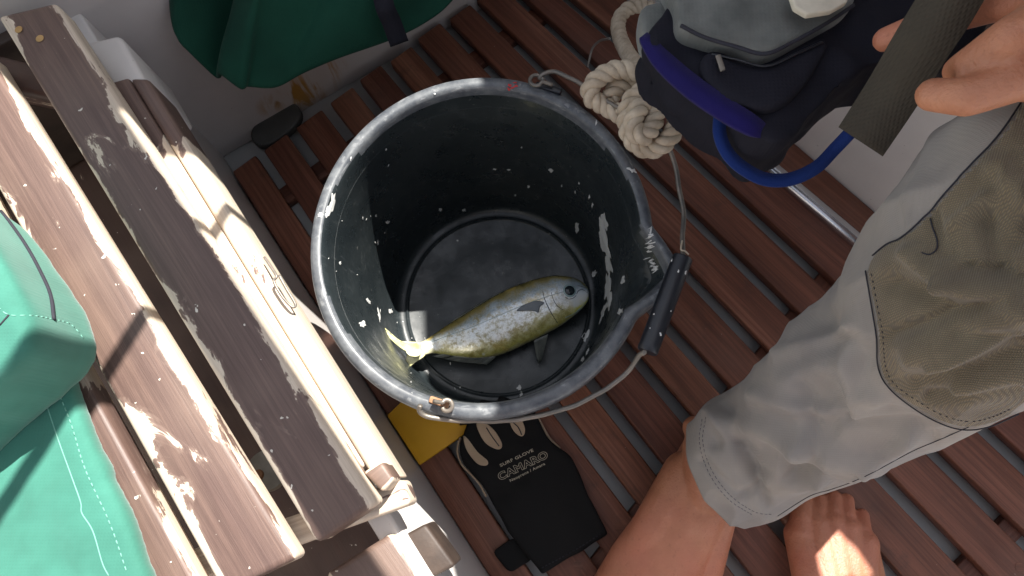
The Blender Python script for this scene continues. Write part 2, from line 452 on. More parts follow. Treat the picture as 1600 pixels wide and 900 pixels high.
# rail pair in front of the slats
slat('inner_rail', (172, 128), (200, 120), (548, 742), (574, 726), .335, .03, M['rail'], bench, .003, off=0)
slat('front_rail', (201, 121), (230, 121), (576, 738), (620, 748), .338, .05, M['rail'], bench, .004, off=0)
slat('cross_beam', (-60, 70), (-60, 125), (236, 142), (240, 186), .328, .03, M['varnish3'], bench, .006)
slat('cross_beam', (160, 905), (190, 950), (628, 748), (642, 788), .326, .035, M['varnish2'], bench, .004)
slat('rail_end', (566, 738), (598, 770), (597, 720), (616, 748), .350, .03, M['varnish'], bench, .003, 3)
for (x, y) in ((29, 46), (62, 60)):
    c = P(x, y, BZ + .0046); bm = bmesh.new()
    bmesh.ops.create_uvsphere(bm, u_segments=20, v_segments=8, radius=.0034, matrix=Matrix.Translation(c) @ Matrix.Diagonal((1, 1, .12, 1)))
    obj('wooden_plug', bm, M['bung'], bench)
# dark board under the bench, stands in for shade in the slat gaps
lb = [C0 - bd * .35 + bn * .022, C0 + bd * 1.5 + bn * .022, C0 + bd * 1.5 + bn * .7, C0 - bd * .35 + bn * .7]
bm = bmesh.new(); add_prism(bm, [Vector((p.x, p.y, .12)) for p in lb], .01, 0)
o = obj('gap_shade_board', bm, M['varnish3'], bench, False); slat_uv(o, lb[0], lb[3], lb[1], lb[2])
q0, q1 = C0 - fd * .02 - fn * .002, C0 - fd * .6 - fn * .002  # dark board added to shade the gap at the slat ends
bm = bmesh.new(); add_prism(bm, [Vector((p.x, p.y, .315)) for p in (q0, q1, q1 - fn * .012, q0 - fn * .012)], .19, .002, 2)
o = obj('end_shade_board', bm, M['dkwood'], bench); slat_uv(o, q0, q0 - fn * .012, q1, q1 - fn * .012)
# hull side behind the bench
hs = wallobj('hull_side', C0 - bd * .6 + bn * .46, C0 + bd * 1.7 + bn * .46, bn, SOLE + .002, .55, .03, M['white'])
tag(hs, 'white side of the hull behind the bench and the green cushions', 'wall')
# painted disc with a screw seen in the gap
c = P(418, 735, .30)
bm = bmesh.new()
bmesh.ops.create_cone(bm, cap_ends=True, segments=32, radius1=.0165, radius2=.0155, depth=.006, matrix=Matrix.Translation(c))
hp = obj('hinge_plate', bm, M['disc'], bench); shade_auto(hp)
bm = bmesh.new(); bmesh.ops.create_cone(bm, cap_ends=True, segments=20, radius1=.0042, radius2=.0036, depth=.003, matrix=Matrix.Translation(P(403, 742, .305)))
o = obj('screw', bm, M['rust'], hp); shade_auto(o)
# little wire catch on the rail
z = .341
lp = [P(x, y, z + h) for x, y, h in ((413, 402, 0), (424, 418, .002), (432, 432, .004), (428, 440, .004), (440, 462, .003), (452, 476, .003), (459, 480, .002), (461, 474, .002), (448, 452, .003), (436, 430, .004))]
wc = tube('wire_catch', cr(lp, 6), .0011, M['wire'], bench, 8)
# second slatted panel at the lower edge
pn = thing('seat_panel', P(600, 880, .25), 'end of a second dark slatted panel at the bottom beside the bench', 'panel')
slat('slat', (506, 898), (612, 832), (600, 1040), (720, 985), .30, .024, M['varnish'], pn, .005)
slat('slat', (368, 985), (470, 920), (470, 1120), (580, 1060), .30, .024, M['varnish'], pn, .005)
slat('end_block', (628, 838), (665, 818), (672, 905), (712, 884), .27, .05, M['dkwood'], pn, .003, 3)

# ------------------------------------------------------------------ cushions
def puffy(name, outline, zt, th, m, parent=None, zp=None, bev=.02, puff=.012, k=6, wr=.003, seg=4, cuts=2, sm=2):
    """stuffed cushion: outline in image pixels at height zt"""
    pts = [Vector((p.x, p.y, zt)) for p in cr([P(x, y, zp or zt) for x, y in outline], k, True)]
    bm = bmesh.new(); add_prism(bm, pts, th, 0)
    topf = max(bm.faces, key=lambda f: f.calc_center_median().z if len(f.verts) > 4 else -9)
    bmesh.ops.triangulate(bm, faces=[f for f in bm.faces if len(f.verts) > 4])
    o = obj(name, bm, m, parent)
    md = o.modifiers.new('r', 'REMESH'); md.mode = 'VOXEL'; md.voxel_size = .004
    s_ = o.modifiers.new('s', 'SMOOTH'); s_.iterations = 14; s_.factor = .6
    bake(o)
    for v in o.data.vertices:
        c = v.co
        v.co += v.normal * (noise.noise(c * 16) * wr + noise.noise(Vector((c.x * 60 + c.y * 40, c.y * 14 - c.x * 9, c.z * 20))) * wr * .55 + max(0, noise.noise(Vector((c.x * 22 - c.y * 30, c.y * 8 + c.x * 6, c.z * 9 + 4))) - .15) * wr * 1.6)
    for p in o.data.polygons: p.use_smooth = True
    return o
uc = thing('green_cushion', P(20, 520, .43), 'thick green canvas cushion with dark piping standing on the bench at the left edge', 'cushion')
cu = puffy('cover', [(-260, 250), (-60, 290), (5, 330), (45, 368), (88, 428), (122, 482), (139, 522), (140, 552), (126, 582), (80, 625), (0, 690), (-150, 800), (-330, 700)], .455, .075, M['green'], uc, zp=.392, wr=.0035)
cb_ = bvh_of(cu)
def seam(name, pts, r, m, bvh, parent, off=.0006, k=6, seg=8, dash=None):
    path = []
    q = cr([Vector((x, y, 0)) for x, y in pts], k)
    for p in q:
        h, nr = hit(bvh, p.x, p.y)
        if h is not None: path.append(h + nr * off)
    if len(path) < 2: return None
    if not dash: return tube(name, path, r, m, parent, seg)
    bm = bmesh.new(); acc = 0; seg_pts = []; on = True
    fine = []
    for a, b_ in zip(path[:-1], path[1:]):
        L = (b_ - a).length; s = max(1, int(L / .0006))
        fine += [a.lerp(b_, i / s) for i in range(s)]
    step = int(dash / .0006); i = 0
    while i + step < len(fine):
        add_tube(bm, fine[i:i + step:2] if step > 3 else fine[i:i + 2], r, 6); i += int(step * 1.55)
    bmesh.ops.recalc_face_normals(bm, faces=bm.faces)
    return obj(name, bm, m, parent)
seam('piping', [(-10, 318), (12, 345), (40, 385), (62, 425), (78, 462), (83, 500)], .0013, M['dark'], cb_, uc, .0004)
seam('stitching', [(-5, 478), (14, 492), (50, 493), (84, 499), (112, 508), (136, 536)], .0004, M['pale'], cb_, uc, 0, dash=.003)
seam('stitching', [(14, 492), (0, 508)], .0006, M['dark'], cb_, uc, 0)
lc = thing('green_seat_pad', P(80, 800, .37), 'flat green seat pad with stitched hem lying below the thick cushion', 'cushion')
lo = puffy('cover', [(-500, 560), (-60, 560), (60, 560), (98, 585), (116, 635), (140, 695), (168, 760), (192, 808), (208, 855), (228, 920), (250, 1000), (100, 1150), (-400, 1150)], .382, .020, M['green'], lc, wr=.0025)
lb_ = bvh_of(lo)
seam('stitching', [(90, 610), (112, 665), (130, 725), (152, 775), (165, 802), (180, 840), (200, 900)], .0004, M['pale'], lb_, lc, .0, dash=.003)
seam('seam', [(68, 618), (92, 690), (112, 745), (126, 785), (128, 802), (145, 830), (160, 880), (170, 900)], .0004, M['pale'], lb_, lc, 0)

# ------------------------------------------------------------------ green bag at the top
bag = thing('green_canvas_bag', P(480, 20, .3), 'dark green canvas bag hanging over the white wall at the top', 'bag')
low = [(266, -40), (270, 10), (276, 58), (296, 82), (335, 110), (378, 144), (388, 137), (430, 135), (475, 116), (560, 82), (612, 55), (690, 14), (720, -20)]
zz = [.25, .245, .24, .232, .222, .212, .210, .205, .20, .195, .19, .19, .19]
lowp = cr([P(x, y, z) for (x, y), z in zip(low, zz)], 10)
bm = bmesh.new(); rows = []
top_a, top_b = P(330, -420, .34), P(900, -420, .31)
NR = 46
for j in range(NR):
    t = j / (NR - 1); row = []
    for i, p in enumerate(lowp):
        s = i / (len(lowp) - 1)
        q = top_a.lerp(top_b, s)
        v = p.lerp(q, t)
        fold = .016 * math.sin((s * 3.1 - t * .7) * 6.28) * min(1, t * 6 + .25) * (1 - .3 * t)
        fold += -.030 * math.exp(-((s - .30 - t * -.10) / .035) ** 2)
        v.z += .035 * math.sin(min(1, t * 2.2) * math.pi / 2) * math.sin(max(.0, min(1, s)) * math.pi) ** .5 + fold + noise.noise(v * 9) * .012
        row.append(bm.verts.new(v))
    rows.append(row)
for j in range(NR - 1):
    for i in range(len(lowp) - 1): bm.faces.new((rows[j][i], rows[j][i + 1], rows[j + 1][i + 1], rows[j + 1][i]))
bmesh.ops.recalc_face_normals(bm, faces=bm.faces)
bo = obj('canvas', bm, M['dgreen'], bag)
md = bo.modifiers.new('s', 'SOLIDIFY'); md.thickness = .006; md.offset = 0
md = bo.modifiers.new('b', 'SUBSURF'); md.levels = 1; bake(bo)
bgb = bvh_of(bo)
def band(name, cl, wpx, m, parent, z=None, bvh=None, off=.002, th=.0015, k=6):
    """flat strap: centre line in image px (x,y[,z]), width in px"""
    pts = cr([Vector((*p, 0)) if len(p) == 2 else Vector(p) for p in cl], k)
    bm = bmesh.new(); L = []; U = []
    for i, p in enumerate(pts):
        a = pts[max(0, i - 1)]; b_ = pts[min(len(pts) - 1, i + 1)]; d = Vector((b_.x - a.x, b_.y - a.y, 0)).normalized()
        s = Vector((-d.y, d.x, 0)); ww = (wpx(i / (len(pts) - 1)) if callable(wpx) else wpx) / 2
        for sg, lst in ((-1, L), (1, U)):
            x, y = p.x + s.x * ww * sg, p.y + s.y * ww * sg
            if bvh is not None:
                h, nr = hit(bvh, x, y)
                if h is None: h = lst[-1].co.copy() if lst else P(x, y, z or .3); nr = Vector((0, 0, 0))
                v = h + nr * off
            else: v = P(x, y, p.z if len(cl[0]) == 3 else z)
            lst.append(bm.verts.new(v))
    for i in range(len(pts) - 1): bm.faces.new((L[i], L[i + 1], U[i + 1], U[i]))
    bmesh.ops.recalc_face_normals(bm, faces=bm.faces)
    o = obj(name, bm, m, parent)
    md = o.modifiers.new('s', 'SOLIDIFY'); md.thickness = th; md.offset = 0
    return bake(o)
band('strap', [(590, -60, .255), (600, 5, .245), (612, 35, .225), (624, 68, .205)], 30, M['navy'], bag, th=.003)

# scupper cover on the forward wall
fwb = bvh_of(fw)
def blob(bm, bvh, cx, cy, rx, ry, rot=0, off=.0004, th=0, nseg=22, jag=.25, mi=None):
    ph = random.random() * 10; c_, s_ = math.cos(R(rot)), math.sin(R(rot)); vs = []
    h0, n0 = hit(bvh, cx, cy)
    if h0 is None: return
    for i in range(nseg):
        a = 2 * math.pi * i / nseg
        k = 1 + jag * noise.noise(Vector((math.cos(a) * 1.7 + ph, math.sin(a) * 1.7, ph))) * 1.8
        x = math.cos(a) * rx * k; y = math.sin(a) * ry * k
        h, nr = hit(bvh, cx + x * c_ - y * s_, cy + x * s_ + y * c_)
        if h is None or (h - h0).length > .12: return
        vs.append(h + nr * off)
    ctr = bm.verts.new(h0 + n0 * (off + .0003)); vv = [bm.verts.new(v) for v in vs]
    for i in range(nseg):
        f = bm.faces.new((ctr, vv[i], vv[(i + 1) % nseg]))
        if mi is not None: f.material_index = mi
oc = []
for i in range(40):
    a = 2 * math.pi * i / 40; x, y = math.cos(a) * 45, math.sin(a) * (25 + 3 * math.cos(a * 2)); c_, s_ = math.cos(R(-38)), math.sin(R(-38))
    oc.append(P(430 + x * c_ - y * s_, 193 + x * s_ + y * c_, -.004))
so_ = prism('drain_cover', oc, .016, M['rubber'], None, .004, 3); shade_auto(so_)
tag(so_, 'dark grey oval drain cover on the white wall by the slat ends', 'drain cover')

# ------------------------------------------------------------------ bucket
BC = Vector((-.0554, .2109, 0.0005))
bk = thing('bucket', BC, 'black plastic builder\'s bucket splashed with white paint, holding a fish', 'bucket')
prof = [(.0, .006), (.119, .006), (.121, .0), (.1275, .0), (.1285, .004), (.1335, .10), (.1400, .2), (.1428, .236), (.152, .238), (.1585, .240), (.1592, .246), (.1590, .259),
        (.1575, .2635), (.1545, .2650), (.1500, .2652), (.1478, .2640), (.1462, .2610), (.1445, .255), (.1420, .225), (.1375, .15), (.1315, .06), (.1275, .020), (.1245, .0135), (.1165, .0115),
        (.1152, .0118), (.1142, .0132), (.1130, .0132), (.1120, .0112), (.1105, .0105), (.075, .0103), (.030, .0105), (.0, .0105)]
SP = R(-12)
def bdisp(a, r, z):
    da = (a - SP + math.pi) % (2 * math.pi) - math.pi
    k = max(0, 1 - abs(da) / R(15)); t = max(0, min(1, (z - .175) / .085))
    return r + .030 * k * t ** 1.3, z
bm = bmesh.new(); NS = 192; rings = []
for (r, z) in prof:
    if r == 0: rings.append([bm.verts.new((BC.x, BC.y, BC.z + z))]); continue
    ring = []
    for i in range(NS):
        a = 2 * math.pi * i / NS; rr, z2 = bdisp(a, r, z)
        # slight out of round
        kx = (z / .265) ** 2; ex, ey = 1 - .022 * kx, 1 + .026 * kx
        ring.append(bm.verts.new((BC.x + rr * math.cos(a) * ex, BC.y + rr * math.sin(a) * ey, BC.z + z2)))
    rings.append(ring)
for j in range(len(rings) - 1):
    A_, B_ = rings[j], rings[j + 1]
    for i in range(NS):
        i2 = (i + 1) % NS
        if len(A_) == 1: bm.faces.new((A_[0], B_[i2], B_[i]))
        elif len(B_) == 1: bm.faces.new((A_[i], A_[i2], B_[0]))
        else: bm.faces.new((A_[i], A_[i2], B_[i2], B_[i]))
bmesh.ops.recalc_face_normals(bm, faces=bm.faces)
for f in bm.faces:
    f.material_index = 1 if min(v.co.z for v in f.verts) > .2365 and max(math.hypot(v.co.x - BC.x, v.co.y - BC.y) for v in f.verts) > .1455 else 0
bb = obj('body', bm, [M['bucket'], M['rim']], bk); shade_auto(bb, 60)
bkb = bvh_of(bb)
# paint splashes
PB = []
spl = [(945, 345, 4, 13, -12), (944, 375, 5, 26, -14), (951, 410, 5, 20, -8), (950, 445, 4.5, 22, 6), (953, 470, 3.5, 14, 8), (943, 488, 3, 15, 18), (902, 355, 3, 8, 8), (974, 437, 3, 6, 25), (929, 428, 3, 6, 20),
       (688, 327, 3.2, 2.2, 0), (725, 328, 3, 2, 10), (773, 264, 2.5, 1.2, 0), (795, 265, 2.8, 1.2, 0), (861, 266, 4, 2.5, 40), (826, 291, 2, 2, 0), (805, 305, 1.2, 1.5, 0), (566, 506, 5, 4, 20), (610, 486, 2.5, 3.2, 0),
       (592, 493, 1.8, 10, -12), (519, 316, 4, 16, 12), (512, 330, 3, 9, 20), (606, 347, 3, 2.4, 0), (587, 337, 1.5, 2, 0), (501, 336, 4, 3.4, 0), (531, 411, 1.6, 2.5, 0), (575, 470, 2, 5, -30),
       (915, 525, 3.4, 8, 22), (918, 550, 1.5, 6, 25), (911, 562, 2, 4, 25), (811, 606, 3, 3.4, 0), (814, 616, 2.5, 3.5, 0), (970, 487, 3.2, 5, 30), (1017, 360, 1.5, 6, 5), (921, 308, 1.5, 3, 0), (926, 320, 1.2, 3.5, 10),
       (905, 286, 1.2, 2, 0), (878, 290, 1, 2, 0), (899, 300, 1, 2, 0), (898, 152, 3.6, 2.8, 0), (715, 376, 1.5, 1.2, 0), (815, 230, 1, 1.2, 0), (679, 147, 1.5, 1.2, 0), (548, 248, 1, 3, 10), (590, 378, 1, 4, 0)]
def blob_obj(name, bvh, m, parent, *a, **k):
    b_ = bmesh.new(); blob(b_, bvh, *a, **k)
    if not len(b_.faces): b_.free(); return None
    bmesh.ops.recalc_face_normals(b_, faces=b_.faces)
    return obj(name, b_, m, parent, False)
for s in spl: blob_obj('paint_splash', bkb, M['paint'], bk, *s, jag=.42, nseg=26)
bm = bmesh.new()
def scuffs(cx, cy, w_, h_, rot, nn, l=6, t=1.1, ang=55):
    c_, s_ = math.cos(R(rot)), math.sin(R(rot))
    for _ in range(nn):
        x = random.gauss(0, .42) * w_; y = random.gauss(0, .4) * h_
        blob(bm, bkb, cx + x * c_ - y * s_, cy + x * s_ + y * c_, random.uniform(.3, 1) * l, random.uniform(.4, 1) * t, ang + random.uniform(-14, 14), jag=.5, nseg=10)
scuffs(937, 190, 26, 8, 38, 34, 6, 1.5, 95); blob(bm, bkb, 922, 184, 10, 4, 36, jag=.5)
scuffs(993, 262, 12, 8, 60, 26, 5, 2.4, 30); blob(bm, bkb, 992, 268, 7, 6, 0, jag=.5); blob(bm, bkb, 995, 253, 5, 5, 0, jag=.4)
scuffs(1016, 385, 6, 26, 0, 36, 6, 1, -20)
scuffs(1022, 415, 5, 16, -20, 16, 5, 1, -20)
for _ in range(22):
    a = random.uniform(2.3, 4.6); r_ = random.uniform(150, 250)
    blob(bm, bkb, 755 + r_ * math.cos(a), 400 - r_ * math.sin(a), random.uniform(.4, 1.0), random.uniform(.4, 2.8), random.uniform(-30, 30), jag=.3, nseg=8)
def append_to(o, bm, m):
    bmesh.ops.recalc_face_normals(bm, faces=bm.faces)
    o.data.materials.append(m); mi = len(o.data.materials) - 1
    for f in bm.faces: f.material_index = mi
    t = bpy.data.meshes.new('t'); bm.to_mesh(t); bm.free()
    b_ = bmesh.new(); b_.from_mesh(o.data); k = len(b_.faces); b_.from_mesh(t)
    b_.to_mesh(o.data); b_.free()
append_to(bb, bm, M['paint'])
bm = bmesh.new()
for x, y, a, b_, r_ in ((797, 134, 4, 1.5, 20), (801, 137, 5, 1.2, -30), (806, 135, 3.5, 1.4, 10), (795, 139, 3, 1.1, 60), (804, 130, 3, 1, 0)): blob(bm, bkb, x, y, a, b_, r_, jag=.5, nseg=10, off=.0008)
append_to(bb, bm, M['red'])
# ears and wire handle
zr = .262
def ear(px, py, az, rusty, hl=.013, hr=.0065):
    c = P(px, py, zr + .006); d = Vector((math.cos(az), math.sin(az), 0)); t = Vector((-d.y, d.x, 0))
    bm = bmesh.new(); add_prism(bm, [c + t * hl + d * .003, c - t * hl + d * .003, c - t * hl - d * .003, c + t * hl - d * .003], .006, .0015, 2)
    o = obj('handle_lug', bm, rusty, bk); shade_auto(o)
    loop = [c + d * (.001 + hr * math.cos(u)) + t * (hl - .001 + hr * math.sin(u)) + Vector((0, 0, .002 + .001 * u)) for u in [i * .5 - 1 for i in range(12)]]
    tube('hook', cr(loop + [c + t * (-.004) + d * .001 + Vector((0, 0, .004))], 3), .0019, M['wire'], bk, 10)
ear(857, 136, R(70), M['grip']); ear(686, 628, R(252), M['rust'], .009, .0045)
hp1 = [(842, 124, .268), (850, 116, .272), (868, 112, .272), (895, 124, .272), (925, 143, .272), (950, 158, .275), (985, 178, .28), (1020, 200, .285), (1042, 226, .28), (1056, 262, .272), (1063, 300, .27), (1069, 340, .27), (1066, 372, .275), (1066, 405, .279)]
hp2 = [(1006, 552, .279), (998, 556, .275), (985, 575, .262), (962, 598, .255), (930, 618, .252), (885, 638, .252), (830, 652, .252), (770, 658, .254), (710, 656, .258), (668, 651, .262), (655, 643, .266), (656, 634, .27)]
hw = cr([P(*p) for p in hp1], 6) + cr([P(*p) for p in [(1066, 405, .279), (1036, 480, .28), (1006, 552, .279)]], 6)[1:] + cr([P(*p) for p in hp2], 6)[1:]
hw = [p + Vector((noise.noise(p * 60), noise.noise(p * 60 + Vector((5, 5, 5))), 0)) * .0012 for p in hw]
tube('handle_wire', hw, .0022, M['wire'], bk, 10)
ga, gb = P(1067, 402, .279), P(1011, 550, .279)
gdir = (gb - ga).normalized()
gp = [ga, ga + gdir * .0012, ga + gdir * .0014] + [ga.lerp(gb, i / 14) for i in range(1, 14)] + [gb - gdir * .0014, gb]
go = tube('grip', gp, lambda t: .0088 if 0.05 < t < .95 else .0080, M['grip'], bk, 32); shade_auto(go, 50)
gob = bvh_of(go)
for x, y, a, b_ in ((1060, 424, 1.4, 2.4), (1071, 426, 1.6, 2.8), (1050, 407, 1, 2.2), (1022, 491, 1.3, 1.4), (1012, 508, 2.2, 1.8), (1048, 486, 1, 1.4), (1032, 522, 1.6, 2.6), (1016, 513, 1, 1)): blob_obj('paint_speck', gob, M['paint'], go, x, y, a, b_, 10, jag=.5, nseg=12, off=.0003)
tube('frayed_twine', cr([P(*p) for p in ((1066, 376, .279), (1064, 390, .283), (1070, 392, .284), (1076, 398, .284))], 4), .0008, M['rope'], bk, 6)

# ------------------------------------------------------------------ fish
def fz(x, y): return (580 + x / 4.09, 400 + y / 4.09)
up = [(1391, 222), (1375, 188), (1340, 160), (1290, 138), (1230, 128), (1170, 125), (1080, 140), (980, 170), (880, 210), (780, 260), (680, 320), (570, 388), (480, 445), (400, 500), (345, 538), (300, 556), (262, 568)]
dn = [(1391, 240), (1385, 285), (1355, 330), (1310, 372), (1262, 408), (1212, 446), (1130, 492), (1030, 542), (935, 588), (840, 628), (745, 652), (640, 656), (540, 648), (455, 632), (395, 622), (340, 632), (300, 640)]
upc = cr([Vector((*fz(*p), 0)) for p in up], 6); dnc = cr([Vector((*fz(*p), 0)) for p in dn], 6)
NF = len(upc); FS = 28
def fishz(i):
    t = i / (NF - 1)
    return .036 - .004 * t + .018 * max(0, (t - .80) / .2) ** 1.5
fish = thing('fish', P(770, 500, .02), 'small silvery olive fish lying at the bottom of the black bucket', 'fish')
def fpoint(i, a):
    """a: angle round the section; 0 = back, pi = belly"""
    z = fishz(i); A_ = P(upc[i].x, upc[i].y, z); B_ = P(dnc[i].x, dnc[i].y, z); c = (A_ + B_) / 2; h = (A_ - B_) / 2
    t = i / (NF - 1)
    thk = h.length * (.44 if t < .75 else .44 - .08 * (t - .75) / .25)
    return c + h * math.cos(a) + Vector((0, 0, 1)) * math.sin(a) * thk
bm = bmesh.new(); rings = []; uvl = bm.loops.layers.uv.new('fish')
for i in range(NF):
    rings.append([bm.verts.new(fpoint(i, 2 * math.pi * k / FS)) for k in range(FS)])
def setuv(f, us):
    for l, u in zip(f.loops, us): l[uvl].uv = u
for i in range(NF - 1):
    for k in range(FS):
        f = bm.faces.new((rings[i][k], rings[i][(k + 1) % FS], rings[i + 1][(k + 1) % FS], rings[i + 1][k]))
        vv = lambda q: min(q, FS - q) / (FS / 2)
        k2 = k + 1
        setuv(f, ((i / NF, vv(k)), (i / NF, vv(k2)), ((i + 1) / NF, vv(k2)), ((i + 1) / NF, vv(k))))
bm.faces.new(rings[0]); bm.faces.new(rings[-1][::-1])
bmesh.ops.recalc_face_normals(bm, faces=bm.faces)
def fishskin():
    b = NB('fish_skin')
    uv = b.n('ShaderNodeUVMap', uv_map='fish').outputs[0]
    sp = b.n('ShaderNodeSeparateXYZ'); b.l(uv, sp.inputs[0]); u, v = sp.outputs[0], sp.outputs[1]
    o = b.coord()
    nz = b.noise(o, 60, 5, .65); nf = b.noise(o, 220, 4, .7)
    vv = b.math('ADD', v, b.math('MULTIPLY', b.math('SUBTRACT', nz, .5), .55))
    c = b.ramp(vv, [(.10, (.13, .11, .03)), (.22, (.36, .30, .13)), (.32, (.42, .52, .60)), (.40, (.82, .90, .97)), (.60, (.93, .94, .90)), (.70, (.60, .56, .28)), (.85, (.44, .42, .10)), (.95, (.5, .5, .28))])
    # olive speckling over the flank, stronger to the tail
    spk = b.math('MULTIPLY', b.ramp(b.noise(o, 120, 5, .75), [(.46, 0), (.60, 1)]), b.ramp(u, [(.12, .3), (.30, .5), (.7, .95), (.84, .5), (.87, 0)]))
    c = b.mix(spk, c, (.26, .215, .055))
    c = b.mix(b.ramp(b.noise(b.coord(scale=(1, 1, 1)), 35, 4), [(.54, 0), (.68, .6)]), c, (.62, .46, .12))
    tail = b.ramp(u, [(.845, 0), (.87, 1)]); c = b.mix(tail, c, (.66, .64, .42))  # sunlit brightness of the tail end painted into the skin colour
    head = b.ramp(u, [(.20, 1), (.235, 0)])
    hc = b.ramp(vv, [(.15, (.13, .12, .04)), (.34, (.26, .32, .36)), (.5, (.58, .64, .68)), (.70, (.66, .68, .64)), (.83, (.58, .58, .08)), (.95, (.3, .36, .36))])
    c = b.mix(head, c, hc)
    dots = b.n('ShaderNodeTexVoronoi'); dots.inputs['Scale'].default_value = 75; b.l(o, dots.inputs['Vector'])
    dm = b.math('MULTIPLY', b.ramp(dots.outputs['Distance'], [(.14, 1), (.22, 0)]), b.math('MULTIPLY', b.ramp(u, [(.58, 0), (.66, 1), (.8, 1), (.84, 0)]), b.ramp(v, [(.5, 0), (.6, 1)])))
    c = b.mix(dm, c, (.60, .64, .60))
    vo = b.n('ShaderNodeTexVoronoi'); vo.inputs['Scale'].default_value = 1; b.l(b.coord(uv='fish', scale=(150, 60, 1)), vo.inputs['Vector'])
    c = b.mix(b.math('MULTIPLY', b.ramp(vo.outputs['Distance'], [(.35, 0), (.75, .22)]), b.ramp(u, [(.21, 0), (.24, 1)])), c, (.10, .10, .05))
    b.bump(b.math('ADD', b.math('MULTIPLY', vo.outputs['Distance'], .5), nf), .35, .0006)
    return b.set(Base_Color=c, Roughness=.24, Specular_IOR_Level=.8, Metallic=.10, Coat_Weight=.8, Coat_Roughness=.10)
for k_ in ('neoprene', 'navy', 'dgreen', 'khaki', 'blue', 'indigo'): M[k_].node_tree.nodes['Principled BSDF'].inputs['Specular IOR Level'].default_value = .22
M['fish'] = fishskin()
M['fin'] = mottled('fin_membrane', (.075, .085, .085), (.17, .18, .16), 60, .4, .4, 300)
M['tailfin'] = mottled('tail_fin', (.48, .47, .22), (.74, .72, .50), 90, .45, .6, 400)
M['finm'] = mottled('pectoral_fin', (.10, .12, .14), (.17, .19, .21), 60, .4, .4, 300)
M['eye'] = plain('fish_eye', (.012, .02, .025), .08)
M['iris'] = plain('fish_iris', (.26, .36, .37), .15)
fb = obj('body', bm, M['fish'], fish)
fbb = bvh_of(fb)
def fin(name, base, tipedge, m, z0, z1, nray=10, th=.0007):
    """fin spanned between a base curve and an edge curve (fish zoom coords)"""
    bm = bmesh.new(); kb = 6
    A_ = cr([Vector((*fz(*p), 0)) for p in base], kb); B_ = cr([Vector((*fz(*p), 0)) for p in tipedge], kb)
    N_ = 24; rows = []
    for j in range(9):
        t = j / 8; row = []
        for i in range(N_ + 1):
            s = i / N_
            a = A_[min(len(A_) - 1, round(s * (len(A_) - 1)))]; b_ = B_[min(len(B_) - 1, round(s * (len(B_) - 1)))]
            q = a.lerp(b_, t); row.append(bm.verts.new(P(q.x, q.y, z0 + (z1 - z0) * t + (.0007 if i % 2 else 0) * t)))
        rows.append(row)
    for j in range(8):
        for i in range(N_): bm.faces.new((rows[j][i], rows[j][i + 1], rows[j + 1][i + 1], rows[j + 1][i]))
    bmesh.ops.remove_doubles(bm, verts=bm.verts, dist=.00005)
    bmesh.ops.recalc_face_normals(bm, faces=bm.faces)
    o = obj(name, bm, m, fish); md = o.modifiers.new('s', 'SOLIDIFY'); md.thickness = th; md.offset = 0; bake(o); return o
def polyfin(name, poly, m, root, z0, z1, reach, th=.0012, res=7):
    q = cr([Vector((*fz(*p), 0)) for p in poly], 4, True); c0 = Vector((*fz(*root), 0)); bm = bmesh.new(); c = sum(q, Vector()) / len(q); rows = []
    def up3(s, k): 
        t = min(1, (s - c0).length / reach); return P(s.x, s.y, z0 + (z1 - z0) * t + .0006 * math.sin(k * 2.4) * t)
    for jj in range(1, res + 1): rows.append([bm.verts.new(up3(c.lerp(p, jj / res), k)) for k, p in enumerate(q)])
    cv = bm.verts.new(up3(c, 0)); K = len(q)
    for i in range(K):
        bm.faces.new((cv, rows[0][i], rows[0][(i + 1) % K]))
        for jj in range(res - 1): bm.faces.new((rows[jj][i], rows[jj + 1][i], rows[jj + 1][(i + 1) % K], rows[jj][(i + 1) % K]))
    bmesh.ops.recalc_face_normals(bm, faces=bm.faces)
    o = obj(name, bm, m, fish); md = o.modifiers.new('s', 'SOLIDIFY'); md.thickness = th; md.offset = 0; bake(o)
polyfin('tail_fin', [(310, 556), (240, 562), (165, 528), (95, 470), (44, 426), (64, 466), (112, 522), (170, 574), (222, 612), (250, 640), (310, 634)], M['tailfin'], (290, 600), .052, .088, 75)
polyfin('tail_fin', [(238, 610), (224, 665), (212, 700), (236, 716), (276, 684), (345, 632), (300, 596)], M['tailfin'], (300, 606), .053, .044, 30)
fin('anal_fin', [(455, 628), (640, 650), (800, 640)], [(390, 640), (560, 676), (738, 694)], M['fin'], .036, .030)
fin('pelvic_fin', [(1040, 540), (1080, 520), (1130, 500)], [(1062, 668), (1072, 684), (1085, 672)], M['fin'], .036, .020)
fin('dorsal_fin', [(560, 394), (760, 270), (960, 176)], [(500, 425), (700, 298), (905, 192)], M['fin'], .036, .034)
